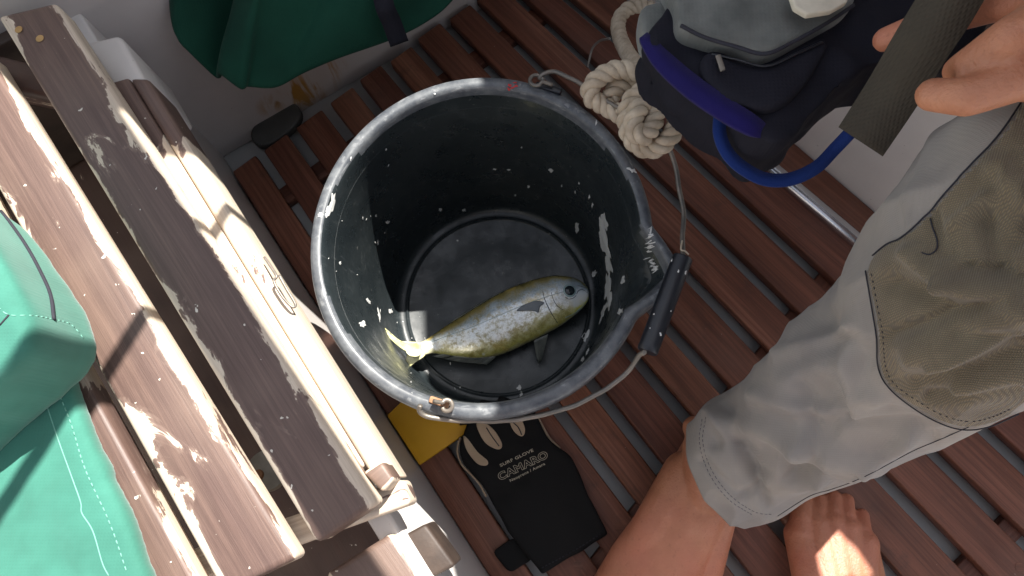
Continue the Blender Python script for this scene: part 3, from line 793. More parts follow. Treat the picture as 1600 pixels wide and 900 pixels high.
# pectoral fin lies on the flank
def onfish(pts, off): 
    out = []
    for p in pts:
        h, nr = hit(fbb, *fz(*p)); out.append(h + nr * off if h else None)
    return [p for p in out if p]
def patch(name, poly, m, bvh, parent, off=.0006, th=.0006, k=5, res=8):
    """thin piece draped on a surface; polygon in image px"""
    q = cr([Vector((x, y, 0)) for x, y in poly], k, True)
    c = sum(q, Vector()) / len(q); bm = bmesh.new(); rows = []
    for j in range(1, res + 1):
        row = []
        for p in q:
            s = c.lerp(p, j / res); h, nr = hit(bvh, s.x, s.y)
            if h is None: h, nr = hit(bvh, c.x, c.y)
            row.append(bm.verts.new(h + nr * off))
        rows.append(row)
    h, nr = hit(bvh, c.x, c.y); cv = bm.verts.new(h + nr * off); K = len(q)
    for i in range(K):
        bm.faces.new((cv, rows[0][i], rows[0][(i + 1) % K]))
        for j in range(res - 1): bm.faces.new((rows[j][i], rows[j + 1][i], rows[j + 1][(i + 1) % K], rows[j][(i + 1) % K]))
    bmesh.ops.recalc_face_normals(bm, faces=bm.faces)
    if hit(bvh, c.x, c.y)[1].dot(bm.faces[:][0].normal) < 0: bmesh.ops.reverse_faces(bm, faces=bm.faces)
    o = obj(name, bm, m, parent); md = o.modifiers.new('s', 'SOLIDIFY'); md.thickness = th; md.offset = 1; bake(o); return o
patch('pectoral_fin', [fz(*p) for p in ((1105, 300), (1060, 290), (1000, 305), (955, 328), (930, 352), (985, 350), (1040, 352), (1068, 362), (1078, 325))], M['finm'], fbb, fish, .0012, .0008)
gill = onfish([(1095, 180), (1098, 235), (1112, 285), (1135, 335), (1160, 380), (1185, 420), (1200, 445)], -.0002)
tube('gill_slit', cr(gill, 5), lambda t: .0006 * (1 - .8 * abs(t - .5)), M['dark'], fish, 8)
jaw = onfish([(1381, 235), (1350, 215), (1325, 222), (1312, 245)], -.0002)
tube('mouth', cr(jaw, 5), .0005, M['dark'], fish, 6)
jaw = onfish([(1384, 275), (1345, 325), (1295, 368), (1240, 395)], -.0003)
tube('jaw_line', cr(jaw, 5), .0006, M['iris'], fish, 6)
h, nr = hit(fbb, *fz(1268, 222))
def eyeball(name, rad, dist, m, parent, flat=.5):
    bm = bmesh.new(); q = nr.to_track_quat('Z', 'Y').to_matrix().to_4x4()
    bmesh.ops.create_uvsphere(bm, u_segments=32, v_segments=16, radius=rad, matrix=Matrix.Translation(h + nr * dist) @ q @ Matrix.Diagonal((1, 1, flat, 1)))
    return obj(name, bm, m, parent)
ey = eyeball('eye', .0084, -.0010, M['iris'], fish, .32)
lat = []
for q_ in range(40):
    t_ = .22 + .62 * q_ / 39; lat.append(fpoint(int(t_ * (NF - 1)), math.pi * (.40 + .05 * math.sin(t_ * 4))))
lat = cr(lat[::3], 6)
tube('lateral_line', lat, .00035, M['iris'], fish, 6)
for gl_ in ([(1150, 232), (1165, 280), (1190, 320), (1225, 345)], [(1240, 262), (1262, 275), (1290, 270), (1310, 252)], [(1375, 205), (1345, 195), (1320, 190)]):
    g_ = onfish(gl_, -.0001)
    if len(g_) > 2: tube('head_groove', cr(g_, 5), .0004, M['dark'], fish, 6)
eyeball('pupil', .0062, .0004, M['eye'], ey, .38)

# ------------------------------------------------------------------ rope knotted on the handle
def rope(bm, path, R_, pitch=.030, n_=3):
    """three-strand laid rope"""
    fine = []
    for a, b_ in zip(path[:-1], path[1:]):
        s = max(1, int((b_ - a).length / .0012)); fine += [a.lerp(b_, i / s) for i in range(s)]
    fine.append(path[-1])
    T, Ns = frames(fine); d = [0]
    for a, b_ in zip(fine[:-1], fine[1:]): d.append(d[-1] + (b_ - a).length)
    for k in range(n_):
        st = []
        for i, p in enumerate(fine):
            a = 2 * math.pi * (k / n_ + d[i] / pitch); B_ = T[i].cross(Ns[i])
            st.append(p + (Ns[i] * math.cos(a) + B_ * math.sin(a)) * R_ * .56)
        add_tube(bm, st, R_ * .50, 14)
def kz(x, y): return (897 + x / 3.46, y / 3.46)
bm = bmesh.new(); H = .0085; b0 = .268
kp = [(250, 620, 0), (160, 570, 0), (95, 530, .8), (90, 470, 1.6), (150, 410, 2.2), (240, 375, 2.6), (330, 392, 2.8), (420, 430, 2.8), (495, 480, 2.6), (545, 560, 2.4), (555, 650, 2.2), (520, 740, 1.8), (450, 800, 1.2),
      (370, 800, .8), (310, 750, 1.0), (285, 670, 1.8), (290, 590, 2.6), (330, 520, 3.2), (400, 490, 3.4), (450, 530, 3.2), (450, 600, 2.8), (420, 680, 2.6), (380, 735, 2.8), (335, 720, 3.0), (320, 650, 3.2), (345, 590, 3.6), (400, 560, 2.6), (470, 520, 1.0), (500, 420, 0)]
rope(bm, cr([P(*kz(x, y), b0 + H * k) for x, y, k in kp], 7), .0088, .030)
kp = [(190, 530, .2), (240, 470, .6), (310, 440, .8), (380, 430, 1.0), (430, 420, .2), (400, 350, -2)]
rope(bm, cr([P(*kz(x, y), b0 + H * k) for x, y, k in kp], 7), .0088, .030)
# loop running up and back
up_ = [(400, 420, .23), (360, 370, .20), (310, 320, .17), (268, 250, .14), (242, 180, .12), (240, 115, .11), (275, 60, .11), (335, 32, .115), (405, 45, .12), (460, 90, .13), (500, 150, .14), (560, 220, .14), (640, 300, .13)]
rope(bm, cr([P(*kz(x, y), z) for x, y, z in up_], 7), .0088, .030)
kp = [(560, 560, 1.0), (600, 590, .6), (640, 590, .2)]
bmesh.ops.recalc_face_normals(bm, faces=bm.faces)
ro = obj('rope', bm, M['rope']); tag(ro, 'thick cream three-strand rope knotted round the bucket handle', 'rope')
cord = tube('thin_cord', cr([P(x, y, z) for x, y, z in ((953, 60, .08), (937, 64, .04), (926, 75, .015), (921, 92, .006), (918, 105, .004))], 6), .0016, M['ropeg'], None, 8)
tag(cord, 'short thin grey cord hanging between the rope loop and the floor slats', 'cord')

# ------------------------------------------------------------------ chrome tube
ta, tb = P(1151, 217, .004), P(1405, 432, .004)
td = (tb - ta).normalized()
tt = thing('chrome_tube', ta, 'polished metal tube lying along a gap of the floor slats', 'tube')
o = tube('tube', [ta, ta + td * .030, ta + td * .0305], .0085, M['chrome'], tt, 32); shade_auto(o)
o = tube('tube', [ta + td * .032, tb + td * .4], .0100, M['chrome'], tt, 32); shade_auto(o)

# ------------------------------------------------------------------ yellow sheet
yo = prism('yellow_board', [P(x, y, .010) for x, y in ((604, 649), (655, 727), (728, 677), (735, 640), (700, 590), (640, 615))], .008, M['yellow'], None, .002, 2)
shade_auto(yo); tag(yo, 'flat bright yellow plastic board lying under the rim of the bucket', 'board')

# ------------------------------------------------------------------ glove
gv = thing('surf_glove', P(830, 780, .0), 'black neoprene surf glove with tan palm strips lying on the slats', 'glove')
def gz(x, y): return (700 + x / 3, 600 + y / 3)
def puff_px(name, poly, z0, z1, m, parent, vox=.0022, it=8, k=4, wr=.0008, fr=10):
    q = cr([Vector((*p, 0)) for p in poly], k, True)
    bm = bmesh.new(); add_prism(bm, [P(p.x, p.y, z1) for p in q], z1 - z0, 0)
    bmesh.ops.triangulate(bm, faces=[f for f in bm.faces if len(f.verts) > 4])
    o = obj(name, bm, m, parent); md = o.modifiers.new('r', 'REMESH'); md.mode = 'VOXEL'; md.voxel_size = vox
    s_ = o.modifiers.new('s', 'SMOOTH'); s_.iterations = it; s_.factor = .6; bake(o)
    for v in o.data.vertices: v.co += v.normal * noise.noise(v.co * 40) * wr
    for p in o.data.polygons: p.use_smooth = True
    return o
gpoly = [gz(*p) for p in ((62, 250), (48, 310), (68, 372), (110, 418), (150, 465), (185, 530), (250, 640), (310, 735), (372, 815), (432, 882), (452, 888), (600, 800), (738, 715), (748, 695), (700, 600), (650, 500), (610, 400), (570, 335), (520, 300), (470, 255), (440, 205), (415, 150), (380, 100), (200, 100), (110, 130), (85, 190))]
gb_ = puff_px('palm_panel', gpoly, .001, .019, M['neoprene'], gv, wr=.0022)
for i, f in enumerate([((95, 190), (92, 140), (98, 105)), ((175, 150), (176, 110), (182, 80)), ((260, 130), (262, 90), (270, 65)), ((345, 120), (350, 90), (356, 70))]):
    tube('finger', cr([P(*gz(*p), .011) for p in f], 5), lambda t: .0105 - .003 * t, M['neoprene'], gv, 16)
glb = bvh_of(gb_)
def gp_(pts): return [gz(*p) for p in pts]
patch('tan_strip', gp_([(135, 185), (175, 185), (215, 215), (250, 270), (250, 300), (225, 305), (180, 280), (150, 235)]), M['tan'], glb, gv, .0006, .0010)
patch('tan_strip', gp_([(285, 155), (335, 160), (360, 205), (355, 240), (335, 243), (305, 215)]), M['tan'], glb, gv, .0006, .0010)
patch('tan_strip', gp_([(74, 245), (95, 260), (140, 320), (185, 360), (180, 382), (140, 375), (100, 330), (80, 290)]), M['tan'], glb, gv, .0006, .0010)
seam('seam', gp_([(180, 205), (205, 245), (240, 292)]), .0006, M['dark'], glb, gv, .0018)
seam('seam', gp_([(305, 180), (330, 205), (345, 240)]), .0006, M['dark'], glb, gv, .0018)
tube('edge_binding', cr([P(*gz(*p), .012) for p in ((58, 250), (44, 312), (64, 376), (108, 424), (148, 470), (180, 528))], 5), .0013, M['tan'], gv, 8)
tube('edge_binding', cr([P(*gz(*p), .012) for p in ((418, 150), (448, 208), (478, 258), (525, 303))], 5), .0016, M['tan'], gv, 8)
seam('hem_stitch', gp_([(440, 862), (600, 775), (735, 690)]), .0006, M['dark'], glb, gv, .0003, dash=.003)
vt = puff_px('closure_tab', gp_([(215, 790), (245, 762), (310, 725), (370, 790), (392, 822), (345, 855), (292, 880), (250, 840)]), .001, .008, M['neoprene'], gv, .0015, 5)
def text(body, a, b_, hpx, m, outline=False, sx=None, name='lettering'):
    cu = bpy.data.curves.new('t', 'FONT'); cu.body = body; cu.size = 1; cu.align_x = 'LEFT'
    if outline: cu.fill_mode = 'NONE'; cu.bevel_depth = .022; cu.offset = .035; cu.space_character = 1.12
    else: cu.extrude = .02; cu.offset = .012; cu.space_character = 1.08
    to = bpy.data.objects.new('t', cu); col.objects.link(to)
    dg = bpy.context.evaluated_depsgraph_get(); me = bpy.data.meshes.new_from_object(to.evaluated_get(dg))
    bpy.data.objects.remove(to)
    x0 = min(v.co.x for v in me.vertices); x1 = max(v.co.x for v in me.vertices)
    A_ = Vector((*gz(*a), 0)); B_ = Vector((*gz(*b_), 0)); d = B_ - A_; L = d.length; d.normalize(); u = Vector((d.y, -d.x, 0))
    hh = hpx / 3 / .72
    for v in me.vertices:
        q = A_ + d * ((v.co.x - x0) / (x1 - x0) * L) + u * v.co.y * hh
        p, nr_ = hit(glb, q.x, q.y)
        if p is None: p = P(q.x, q.y, .02); nr_ = Vector((0, 0, 1))
        v.co = p + nr_ * (.0005 + v.co.z * .006)
    me.materials.append(m); o = bpy.data.objects.new(name, me); col.objects.link(o)
    o.parent = gv; o.matrix_parent_inverse = Matrix.Translation(-gv.location); return o
text('SURF GLOVE', (247, 389), (402, 315), 14, M['print_'])
text('CAMARO', (243, 452), (472, 342), 34, M['print_'], True)
text('Neoprene / Amara', (293, 459), (456, 378), 13, M['print_'])

# ------------------------------------------------------------------ bodies
def caps(bm, chain, seg=18):
    """chain of (point, radius): tapered segments with ball joints"""
    pr = [(Vector(p), r) for p, r in chain]
    for (a, ra), (b_, rb) in zip(pr[:-1], pr[1:]):
        add_tube(bm, [a.lerp(b_, i / 4) for i in range(5)], lambda t: ra + (rb - ra) * t, seg)
    for p, r in pr: bmesh.ops.create_icosphere(bm, subdivisions=3, radius=r, matrix=Matrix.Translation(p))
def ell(bm, c, rx, ry, rz, q=None):
    m = Matrix.Translation(c) @ (q.to_4x4() if q else Matrix()) @ Matrix.Diagonal((rx, ry, rz, 1))
    bmesh.ops.create_icosphere(bm, subdivisions=4, radius=1, matrix=m)
def fuse(name, bm, m, parent, vox=.0025, it=5, fac=.5):
    bmesh.ops.recalc_face_normals(bm, faces=bm.faces)
    o = obj(name, bm, m, parent); md = o.modifiers.new('r', 'REMESH'); md.mode = 'VOXEL'; md.voxel_size = vox; md.adaptivity = 0
    s_ = o.modifiers.new('s', 'SMOOTH'); s_.iterations = it; s_.factor = fac; bake(o)
    for p in o.data.polygons: p.use_smooth = True
    return o

def foot(bm, heel, ball, up, wide, side, toes, tr=.0085, big=.0125):
    pass

# --- the sitting person
per = thing('person', P(1100, 760, 0), 'barefoot person in grey trousers with mesh knee patches, handling a dark bag', 'person')
bm = bmesh.new()
# foot leaves the hem and points down-left out of the picture
ank = P(1118, 705, .105)
shank = [(P(1640, 330, .415), .045), (P(1480, 480, .345), .045), (P(1330, 590, .265), .043), (P(1225, 672, .175), .034), (P(1155, 708, .125), .031)]
caps(bm, shank + [(ank, .033), (P(1102, 765, .078), .027)])
# instep and forefoot, five metatarsal ridges fanning to the toes
fA = [(P(1075 + i * 15, 740 + i * 5, .066 - abs(i - 1.2) * .006)) for i in range(4)]
toeb = [P(962 + i * 33, 905 + i * 13, .034 - .003 * i) for i in range(5)]
for i in range(5):
    s = P(1072 + i * 13, 742 + i * 4, .070 - .004 * i)
    mid = s.lerp(toeb[i], .5) + Vector((0, 0, .008))
    caps(bm, [(s, .026), (mid, .022 - .001 * i), (toeb[i], .0165 if i == 0 else .0135)])
    d = (toeb[i] - s).normalized(); d.z = 0
    L = (.045, .040, .036, .032, .027)[i]; r = (.0125, .0088, .0084, .008, .0078)[i]
    caps(bm, [(toeb[i], r * 1.05), (toeb[i] + d * L * .55 + Vector((0, 0, -.004)), r * .95), (toeb[i] + d * L + Vector((0, 0, -.014)), r * .9)])
hl = P(1118, 690, .034); caps(bm, [(ank, .034), (hl, .031)]); caps(bm, [(hl, .031), (P(1060, 800, .030), .034), (P(1010, 890, .026), .030)]); caps(bm, [(P(1085, 820, .030), .030), (P(1070, 900, .026), .026)])
env = cr([P(*p) for p in ((1160, 700, .125), (1128, 722, .100), (1098, 752, .080), (1074, 795, .064), (1046, 845, .052), (1012, 900, .040), (985, 945, .030))], 6)
add_tube(bm, env, lambda t: .029 + .019 * min(1, t * 1.25), 32, flat=.62, normal=Vector((0, 0, 1)))
for p_, r_ in ((P(1132, 722, .100), .030), (P(1112, 744, .086), .029), (P(1150, 706, .118), .031)): ell(bm, p_, r_, r_, r_ * .95)
# malleolus
ell(bm, P(1084, 668, .10), .012, .012, .012)
# tendons across the instep
for i in range(3):
    a = P(1085 + i * 10, 735 + i * 6, .098 - i * .006); caps(bm, [(a, .006), (P(1010 + 26 * i, 860 + 6 * i, .060 - .004 * i), .0045)], 10)
# forearm and gripping hand at the top right
HZ = .56
wr = P(1735, 5, .60); palm = P(1690, 50, HZ - .01)
caps(bm, [(wr, .027), (palm, .022)])
caps(bm, [(P(1700, 20, HZ), .020), (P(1640, 40, HZ - .018), .018)])
fingers = [
    [(1690, 66, .004, .0105), (1600, 122, .006, .0100), (1512, 152, .000, .0092), (1458, 148, -.010, .0082)],
    [(1672, 6, .012, .0110), (1582, 58, .014, .0102), (1520, 100, -.004, .0092), (1500, 110, -.024, .0082)],
    [(1700, 100, -.024, .0100), (1610, 132, -.026, .0092), (1540, 130, -.040, .0080)],
    [(1710, 120, -.044, .0090), (1620, 140, -.046, .0080), (1560, 128, -.056, .0070)],
]
for f in fingers: caps(bm, [(P(x, y, HZ + dz), r) for x, y, dz, r in f], 14)
caps(bm, [(P(1650, 0, .545), .013), (P(1560, 0, .525), .0115), (P(1470, 30, .49), .0098), (P(1384, 62, .462), .0080)], 14)
# torso and arm outside the picture, so that everything is one body
elb = Vector((.50, .36, .63)); sh = Vector((.76, .66, .86))
caps(bm, [(wr, .027), (elb, .042), (sh, .052), (Vector((.88, .72, .88)), .08), (Vector((.90, .76, .72)), .125), (Vector((.86, .76, .52)), .13), (Vector((.80, .72, .44)), .13)])
caps(bm, [(Vector((.80, .72, .44)), .12), (Vector((.60, .50, .45)), .062), (Vector((.47, .31, .45)), .05), (P(1640, 330, .415), .045)])
caps(bm, [(Vector((.88, .72, .88)), .05), (Vector((.84, .68, .98)), .05)]); ell(bm, Vector((.82, .66, 1.03)), .085, .08, .11)
body = fuse('body', bm, M['skin'], per, .0022, 3, .5)

# --- trousers: lofted leg with folds
leftE = [(1086, 652), (1108, 626), (1142, 607), (1180, 578), (1250, 511), (1330, 441), (1372, 398), (1402, 352), (1445, 306), (1502, 254), (1560, 188), (1600, 130), (1700, 20)]
rightE = [(1166, 826), (1216, 812), (1262, 782), (1300, 768), (1352, 750), (1425, 715), (1470, 700), (1505, 685), (1545, 664), (1575, 645), (1605, 622), (1650, 600), (1760, 560)]
zs = [.125, .145, .17, .195, .245, .30, .335, .36, .39, .42, .445, .46, .475]
Lc = cr([Vector((*a, z)) for a, z in zip(leftE, zs)], 16); Rc = cr([Vector((*a, z)) for a, z in zip(rightE, zs)], 16)
NL = len(Lc); NA = 260
bvr = None
axis = []
for i in range(NL):
    axis.append((P(*Lc[i]) + P(*Rc[i])) / 2)
folds = [(1150, 690, 1200, 800, 9, -.006), (1100, 720, 1150, 780, 8, -.004), (1270, 600, 1280, 700, 10, -.006), (1330, 540, 1345, 640, 12, .006), (1190, 620, 1300, 640, 12, .007), (1330, 650, 1460, 690, 9, -.006), (1230, 560, 1330, 510, 12, .006), (1250, 720, 1340, 760, 8, -.006), (1350, 720, 1420, 690, 8, .005), (1400, 520, 1560, 470, 12, -.006), (1470, 560, 1600, 520, 10, .006), (1450, 620, 1590, 600, 10, -.006), (1480, 350, 1540, 300, 10, .005), (1500, 420, 1600, 440, 9, -.005),  # (x1,y1,x2,y2,width px,height m): ridges (+) and valleys (-) in picture pixels on the cloth
    (1120, 655, 1260, 690, 18, .010), (1260, 690, 1380, 735, 16, .009), (1135, 640, 1180, 740, 17, -.010), (1110, 660, 1120, 690, 12, -.005),
    (1300, 600, 1300, 690, 22, -.006), (1390, 640, 1480, 690, 16, -.009), (1360, 615, 1500, 705, 12, .005), (1240, 600, 1330, 560, 28, .008),
    (1290, 500, 1350, 560, 20, -.007), (1420, 395, 1480, 445, 14, .009), (1480, 445, 1600, 480, 18, .008), (1400, 440, 1470, 480, 18, -.007),
    (1540, 340, 1560, 420, 18, -.008), (1445, 330, 1470, 400, 10, -.005), (1440, 550, 1600, 500, 22, .008), (1430, 595, 1600, 560, 18, -.006), (1500, 600, 1600, 590, 16, .007),
    (1200, 760, 1330, 740, 12, .006), (1165, 780, 1240, 745, 10, -.005), (1500, 520, 1600, 530, 14, -.006), (1210, 690, 1250, 740, 16, -.007), (1560, 260, 1620, 330, 16, .008), (1590, 380, 1640, 300, 18, -.007)]
def segd(px, py, x1, y1, x2, y2):
    dx, dy = x2 - x1, y2 - y1; t = max(0, min(1, ((px - x1) * dx + (py - y1) * dy) / (dx * dx + dy * dy)))
    return math.hypot(px - x1 - t * dx, py - y1 - t * dy), t
def legpt(i, a, off=0.0):
    T = (axis[min(i + 2, NL - 1)] - axis[max(i - 2, 0)]).normalized()
    A_, B_ = P(*Lc[i]), P(*Rc[i]); h = (A_ - B_) / 2
    s = (h - T * 0).normalized(); upv = T.cross(s).normalized()
    if upv.z < 0: upv = -upv
    rw = h.length; rh = rw * .86
    v = axis[i] + h * math.cos(a) + upv * math.sin(a) * rh
    nrm = (s * math.cos(a) + upv * math.sin(a)).normalized()
    d = noise.noise(v * 9) * .010 + (abs(noise.noise(Vector((v.x * 30 + v.y * 8, v.y * 14 - v.x * 10, v.z * 12)) + Vector((3, 1, 7)))) - .2) * -.009 + noise.noise(v * 60) * .0010
    if math.sin(a) > 0:
        x, y = proj(v)
        for x1, y1, x2, y2, wd_, hh in folds:
            q, t = segd(x, y, x1, y1, x2, y2)
            if q < wd_ * 3: d += hh * 1.1 * math.exp(-(q / wd_) ** 2)
    e = min(1, abs(math.sin(a)) * 2.2)
    return v + nrm * (d * e + off), i
bm = bmesh.new(); rings = []
for i in range(NL): rings.append([bm.verts.new(legpt(i, 2 * math.pi * k / NA)[0]) for k in range(NA)])
for i in range(NL - 1):
    for k in range(NA): bm.faces.new((rings[i][k], rings[i][(k + 1) % NA], rings[i + 1][(k + 1) % NA], rings[i + 1][k]))
# thigh and hip run on outside the picture
prev = rings[-1]
for c, r in ((Vector((.465, .315, .455)), .080), (Vector((.58, .47, .45)), .095), (Vector((.72, .64, .45)), .15), (Vector((.82, .76, .45)), .16), (Vector((.86, .81, .45)), .02)):
    p0 = sum((v.co for v in prev), Vector()) / NA; T = (c - p0).normalized(); s = Vector((-.7, .7, 0)); s = (s - T * s.dot(T)).normalized(); u_ = T.cross(s)
    if u_.z < 0: u_ = -u_
    new = [bm.verts.new(c + (s * math.cos(2 * math.pi * k / NA) + u_ * math.sin(2 * math.pi * k / NA)) * r) for k in range(NA)]
    for k in range(NA): bm.faces.new((prev[k], prev[(k + 1) % NA], new[(k + 1) % NA], new[k]))
    prev = new
bmesh.ops.recalc_face_normals(bm, faces=bm.faces)
tr = obj('trousers', bm, M['trouser'], per)
trb = bvh_of(tr)
md = tr.modifiers.new('s', 'SOLIDIFY'); md.thickness = .0016; md.offset = -1; bake(tr)
# mesh knee patch
def meshfab():
    b = NB('khaki_mesh_fabric'); v = b.coord()
    c = b.ramp(b.noise(v, 16, 4), [(.3, (.145, .108, .058)), (.7, (.25, .20, .115))])
    rot = b.n('ShaderNodeMapping'); rot.inputs['Rotation'].default_value = (.3, .2, .5); b.l(v, rot.inputs[0])
    w1 = b.n('ShaderNodeTexWave', bands_direction='X'); w1.inputs['Scale'].default_value = 300; b.l(rot.outputs[0], w1.inputs[0])
    w2 = b.n('ShaderNodeTexWave', bands_direction='Y'); w2.inputs['Scale'].default_value = 300; b.l(rot.outputs[0], w2.inputs[0])
    for q in (w1, w2): q.inputs['Distortion'].default_value = .25; q.inputs['Detail'].default_value = 1
    k = b.math('MULTIPLY', w1.outputs['Fac'], w2.outputs['Fac'])
    c = b.mix(b.ramp(k, [(.10, .6), (.45, 0)]), c, (.045, .043, .042))
    b.bump(k, .6, .0008)
    return b.set(Base_Color=c, Roughness=.8, Sheen_Weight=.2)
M['mesh'] = meshfab()
kpoly = [(1356, 425), (1364, 470), (1372, 520), (1376, 575), (1392, 605), (1425, 632), (1465, 655), (1505, 667), (1545, 662), (1580, 646), (1640, 610), (1800, 560), (1850, 100), (1700, 30), (1625, 125), (1590, 170), (1560, 215), (1515, 262), (1480, 300), (1440, 345), (1410, 372), (1388, 382), (1366, 400)]
kc = [(p.x, p.y) for p in cr([Vector((*p, 0)) for p in kpoly], 5, True)]
bm = bmesh.new(); vm = {}
NA2 = 420
def gv_(i2, k):
    if (i2, k) not in vm:
        i = i2 / 2; i0 = int(i)
        a = math.pi * k / NA2
        v = legpt(i0, a, .0022)[0]
        if i2 % 2 and i0 + 1 < NL: v = (v + legpt(i0 + 1, a, .0022)[0]) / 2
        vm[(i2, k)] = v
    return vm[(i2, k)]
bv = {}
for i2 in range(2 * (NL - 1)):
    for k in range(2, NA2 - 2):
        c = gv_(i2, k); x, y = proj(c)
        if x > 1680 or not inpoly(x, y, kc): continue
        f = []
        for a, b_ in ((i2, k), (i2 + 1, k), (i2 + 1, k + 1), (i2, k + 1)):
            if (a, b_) not in bv: bv[(a, b_)] = bm.verts.new(gv_(a, b_))
            f.append(bv[(a, b_)])
        bm.faces.new(f)
bmesh.ops.recalc_face_normals(bm, faces=bm.faces)
kp_ = obj('knee_patch', bm, M['mesh'], per)
md = kp_.modifiers.new('s', 'SOLIDIFY'); md.thickness = .0012; md.offset = 1; bake(kp_)
kpb = bvh_of(kp_)
seam('patch_stitching', [(1362, 428), (1370, 470), (1379, 520), (1384, 572), (1398, 600), (1430, 624), (1468, 646), (1508, 658), (1545, 653), (1585, 636)], .00035, M['dark'], kpb, per, .0002, dash=.0025)
seam('patch_edge', [(1355, 424), (1363, 470), (1371, 520), (1375, 575), (1391, 605), (1424, 633), (1465, 657), (1505, 669), (1545, 664), (1590, 644)], .0005, M['dark'], trb, per, .0012)
seam('patch_edge', [(1366, 400), (1388, 382), (1410, 372), (1440, 345), (1480, 300), (1515, 262), (1560, 215), (1600, 158)], .0005, M['dark'], trb, per, .0012)
seam('patch_dart', [(1457, 318), (1453, 335), (1457, 355), (1464, 375), (1463, 390), (1452, 398), (1440, 395)], .0004, M['dark'], kpb, per, .0003)
seam('side_seam', [(1215, 806), (1265, 775), (1300, 764), (1352, 744), (1425, 705), (1470, 686), (1540, 655)], .0003, M['dark'], trb, per, .0002)
seam('hem_stitching', [(1103, 652), (1098, 690), (1112, 735), (1142, 775), (1180, 800), (1210, 804)], .0003, M['thread'], trb, per, .0001, dash=.003)
seam('hem_stitching', [(1097, 655), (1093, 692), (1107, 738), (1137, 779), (1176, 805)], .0003, M['thread'], trb, per, .0001, dash=.003)

# --- the photographer's foot
ph = thing('person', P(1310, 860, 0), 'bare tanned right foot of the photographer coming up from the bottom edge', 'person')
bm = bmesh.new()
tb_ = [(1250, 835), (1278, 822), (1302, 820), (1326, 828), (1352, 850)]           # toe roots, big toe first
tt_ = [(1254, 786), (1281, 782), (1303, 777), (1323, 782), (1346, 806)]
rr_ = [.0125, .0088, .0086, .0084, .0088]
hb = [(1330, 1090), (1335, 1092), (1340, 1094), (1346, 1096), (1352, 1098)]
for i in range(5):
    b0_ = P(*tb_[i], .024); t0 = P(*tt_[i], .011)
    k0 = P(*[(a + b) / 2 for a, b in zip(tb_[i], tt_[i])], .021)
    caps(bm, [(b0_, rr_[i] * 1.15), (k0, rr_[i]), (t0, rr_[i] * .98)])
    mid = P(tb_[i][0] * .6 + hb[i][0] * .4, tb_[i][1] * .6 + hb[i][1] * .4, .050 - .004 * i)
    caps(bm, [(b0_ - Vector((0, 0, .004)), .0165), (mid - Vector((0, 0, .012)), .021), (P(*hb[i], .075), .028)])
caps(bm, [(P(1262, 850, .016), .0155), (P(1300, 960, .020), .02), (P(1330, 1120, .03), .03)])
caps(bm, [(P(1356, 862, .013), .0125), (P(1372, 960, .016), .016), (P(1355, 1120, .03), .028)])
caps(bm, [(P(1340, 1095, .075), .032), (P(1345, 1140, .11), .036), (Vector((.345, -.29, .30)), .045), (Vector((.33, -.27, .50)), .052), (Vector((.22, -.36, .90)), .085)])
caps(bm, [(P(1345, 1140, .11), .036), (P(1345, 1160, .035), .032)])
hipc, nk = Vector((.12, -.38, .92)), Vector((.08, -.34, 1.40))
caps(bm, [(Vector((.01, -.38, .90)), .085), (Vector((-.03, -.27, .50)), .052), (Vector((-.03, -.30, .12)), .036), (Vector((-.03, -.30, .03)), .030), (Vector((-.04, -.20, .03)), .034), (Vector((-.045, -.13, .016)), .020)])
caps(bm, [(hipc, .12), (Vector((.10, -.40, 1.12)), .12), (Vector((.09, -.38, 1.30)), .125), (nk, .06), (nk + Vector((0, .03, .10)), .052)])
ell(bm, nk + Vector((0, .06, .20)), .078, .095, .115)
for sx_ in (-1, 1):
    caps(bm, [(Vector((.09 + sx_ * .17, -.37, 1.36)), .055), (Vector((.09 + sx_ * .24, -.30, 1.10)), .042), (Vector((sx_ * .10, -.10, .95)), .028), (Vector((sx_ * .065, -.045, .93)), .030)])
pb = fuse('body', bm, M['skin'], ph, .0022, 3, .5)
bm = bmesh.new()
caps(bm, [(hipc, .14), (Vector((.10, -.40, 1.12)), .142), (Vector((.09, -.38, 1.31)), .145)])
for sx_ in (-1, 1): caps(bm, [(Vector((.09 + sx_ * .10, -.37, 1.37)), .08), (Vector((.09 + sx_ * .18, -.36, 1.34)), .070), (Vector((.09 + sx_ * .22, -.325, 1.20)), .062)])
fuse('shirt', bm, M['shirt'], ph, .008, 4, .5)
bm = bmesh.new()
caps(bm, [(hipc + Vector((0, 0, .05)), .142), (hipc, .142)])
caps(bm, [(Vector((.19, -.37, .90)), .10), (Vector((.30, -.30, .60)), .080)]); caps(bm, [(Vector((.03, -.38, .90)), .10), (Vector((-.02, -.29, .60)), .080)])
fuse('shorts', bm, M['khaki'], ph, .008, 4, .5)
pbb = bvh_of(pb)
for (x, y, a, b_, r_) in ((1351, 801, 6, 5.5, 0), (1320, 773, 5, 3.5, 0)):
    bm = bmesh.new(); blob(bm, pbb, x, y, a, b_, r_, off=.0006, jag=.05)
    bmesh.ops.recalc_face_normals(bm, faces=bm.faces); obj('toenail', bm, M['nail'], ph)

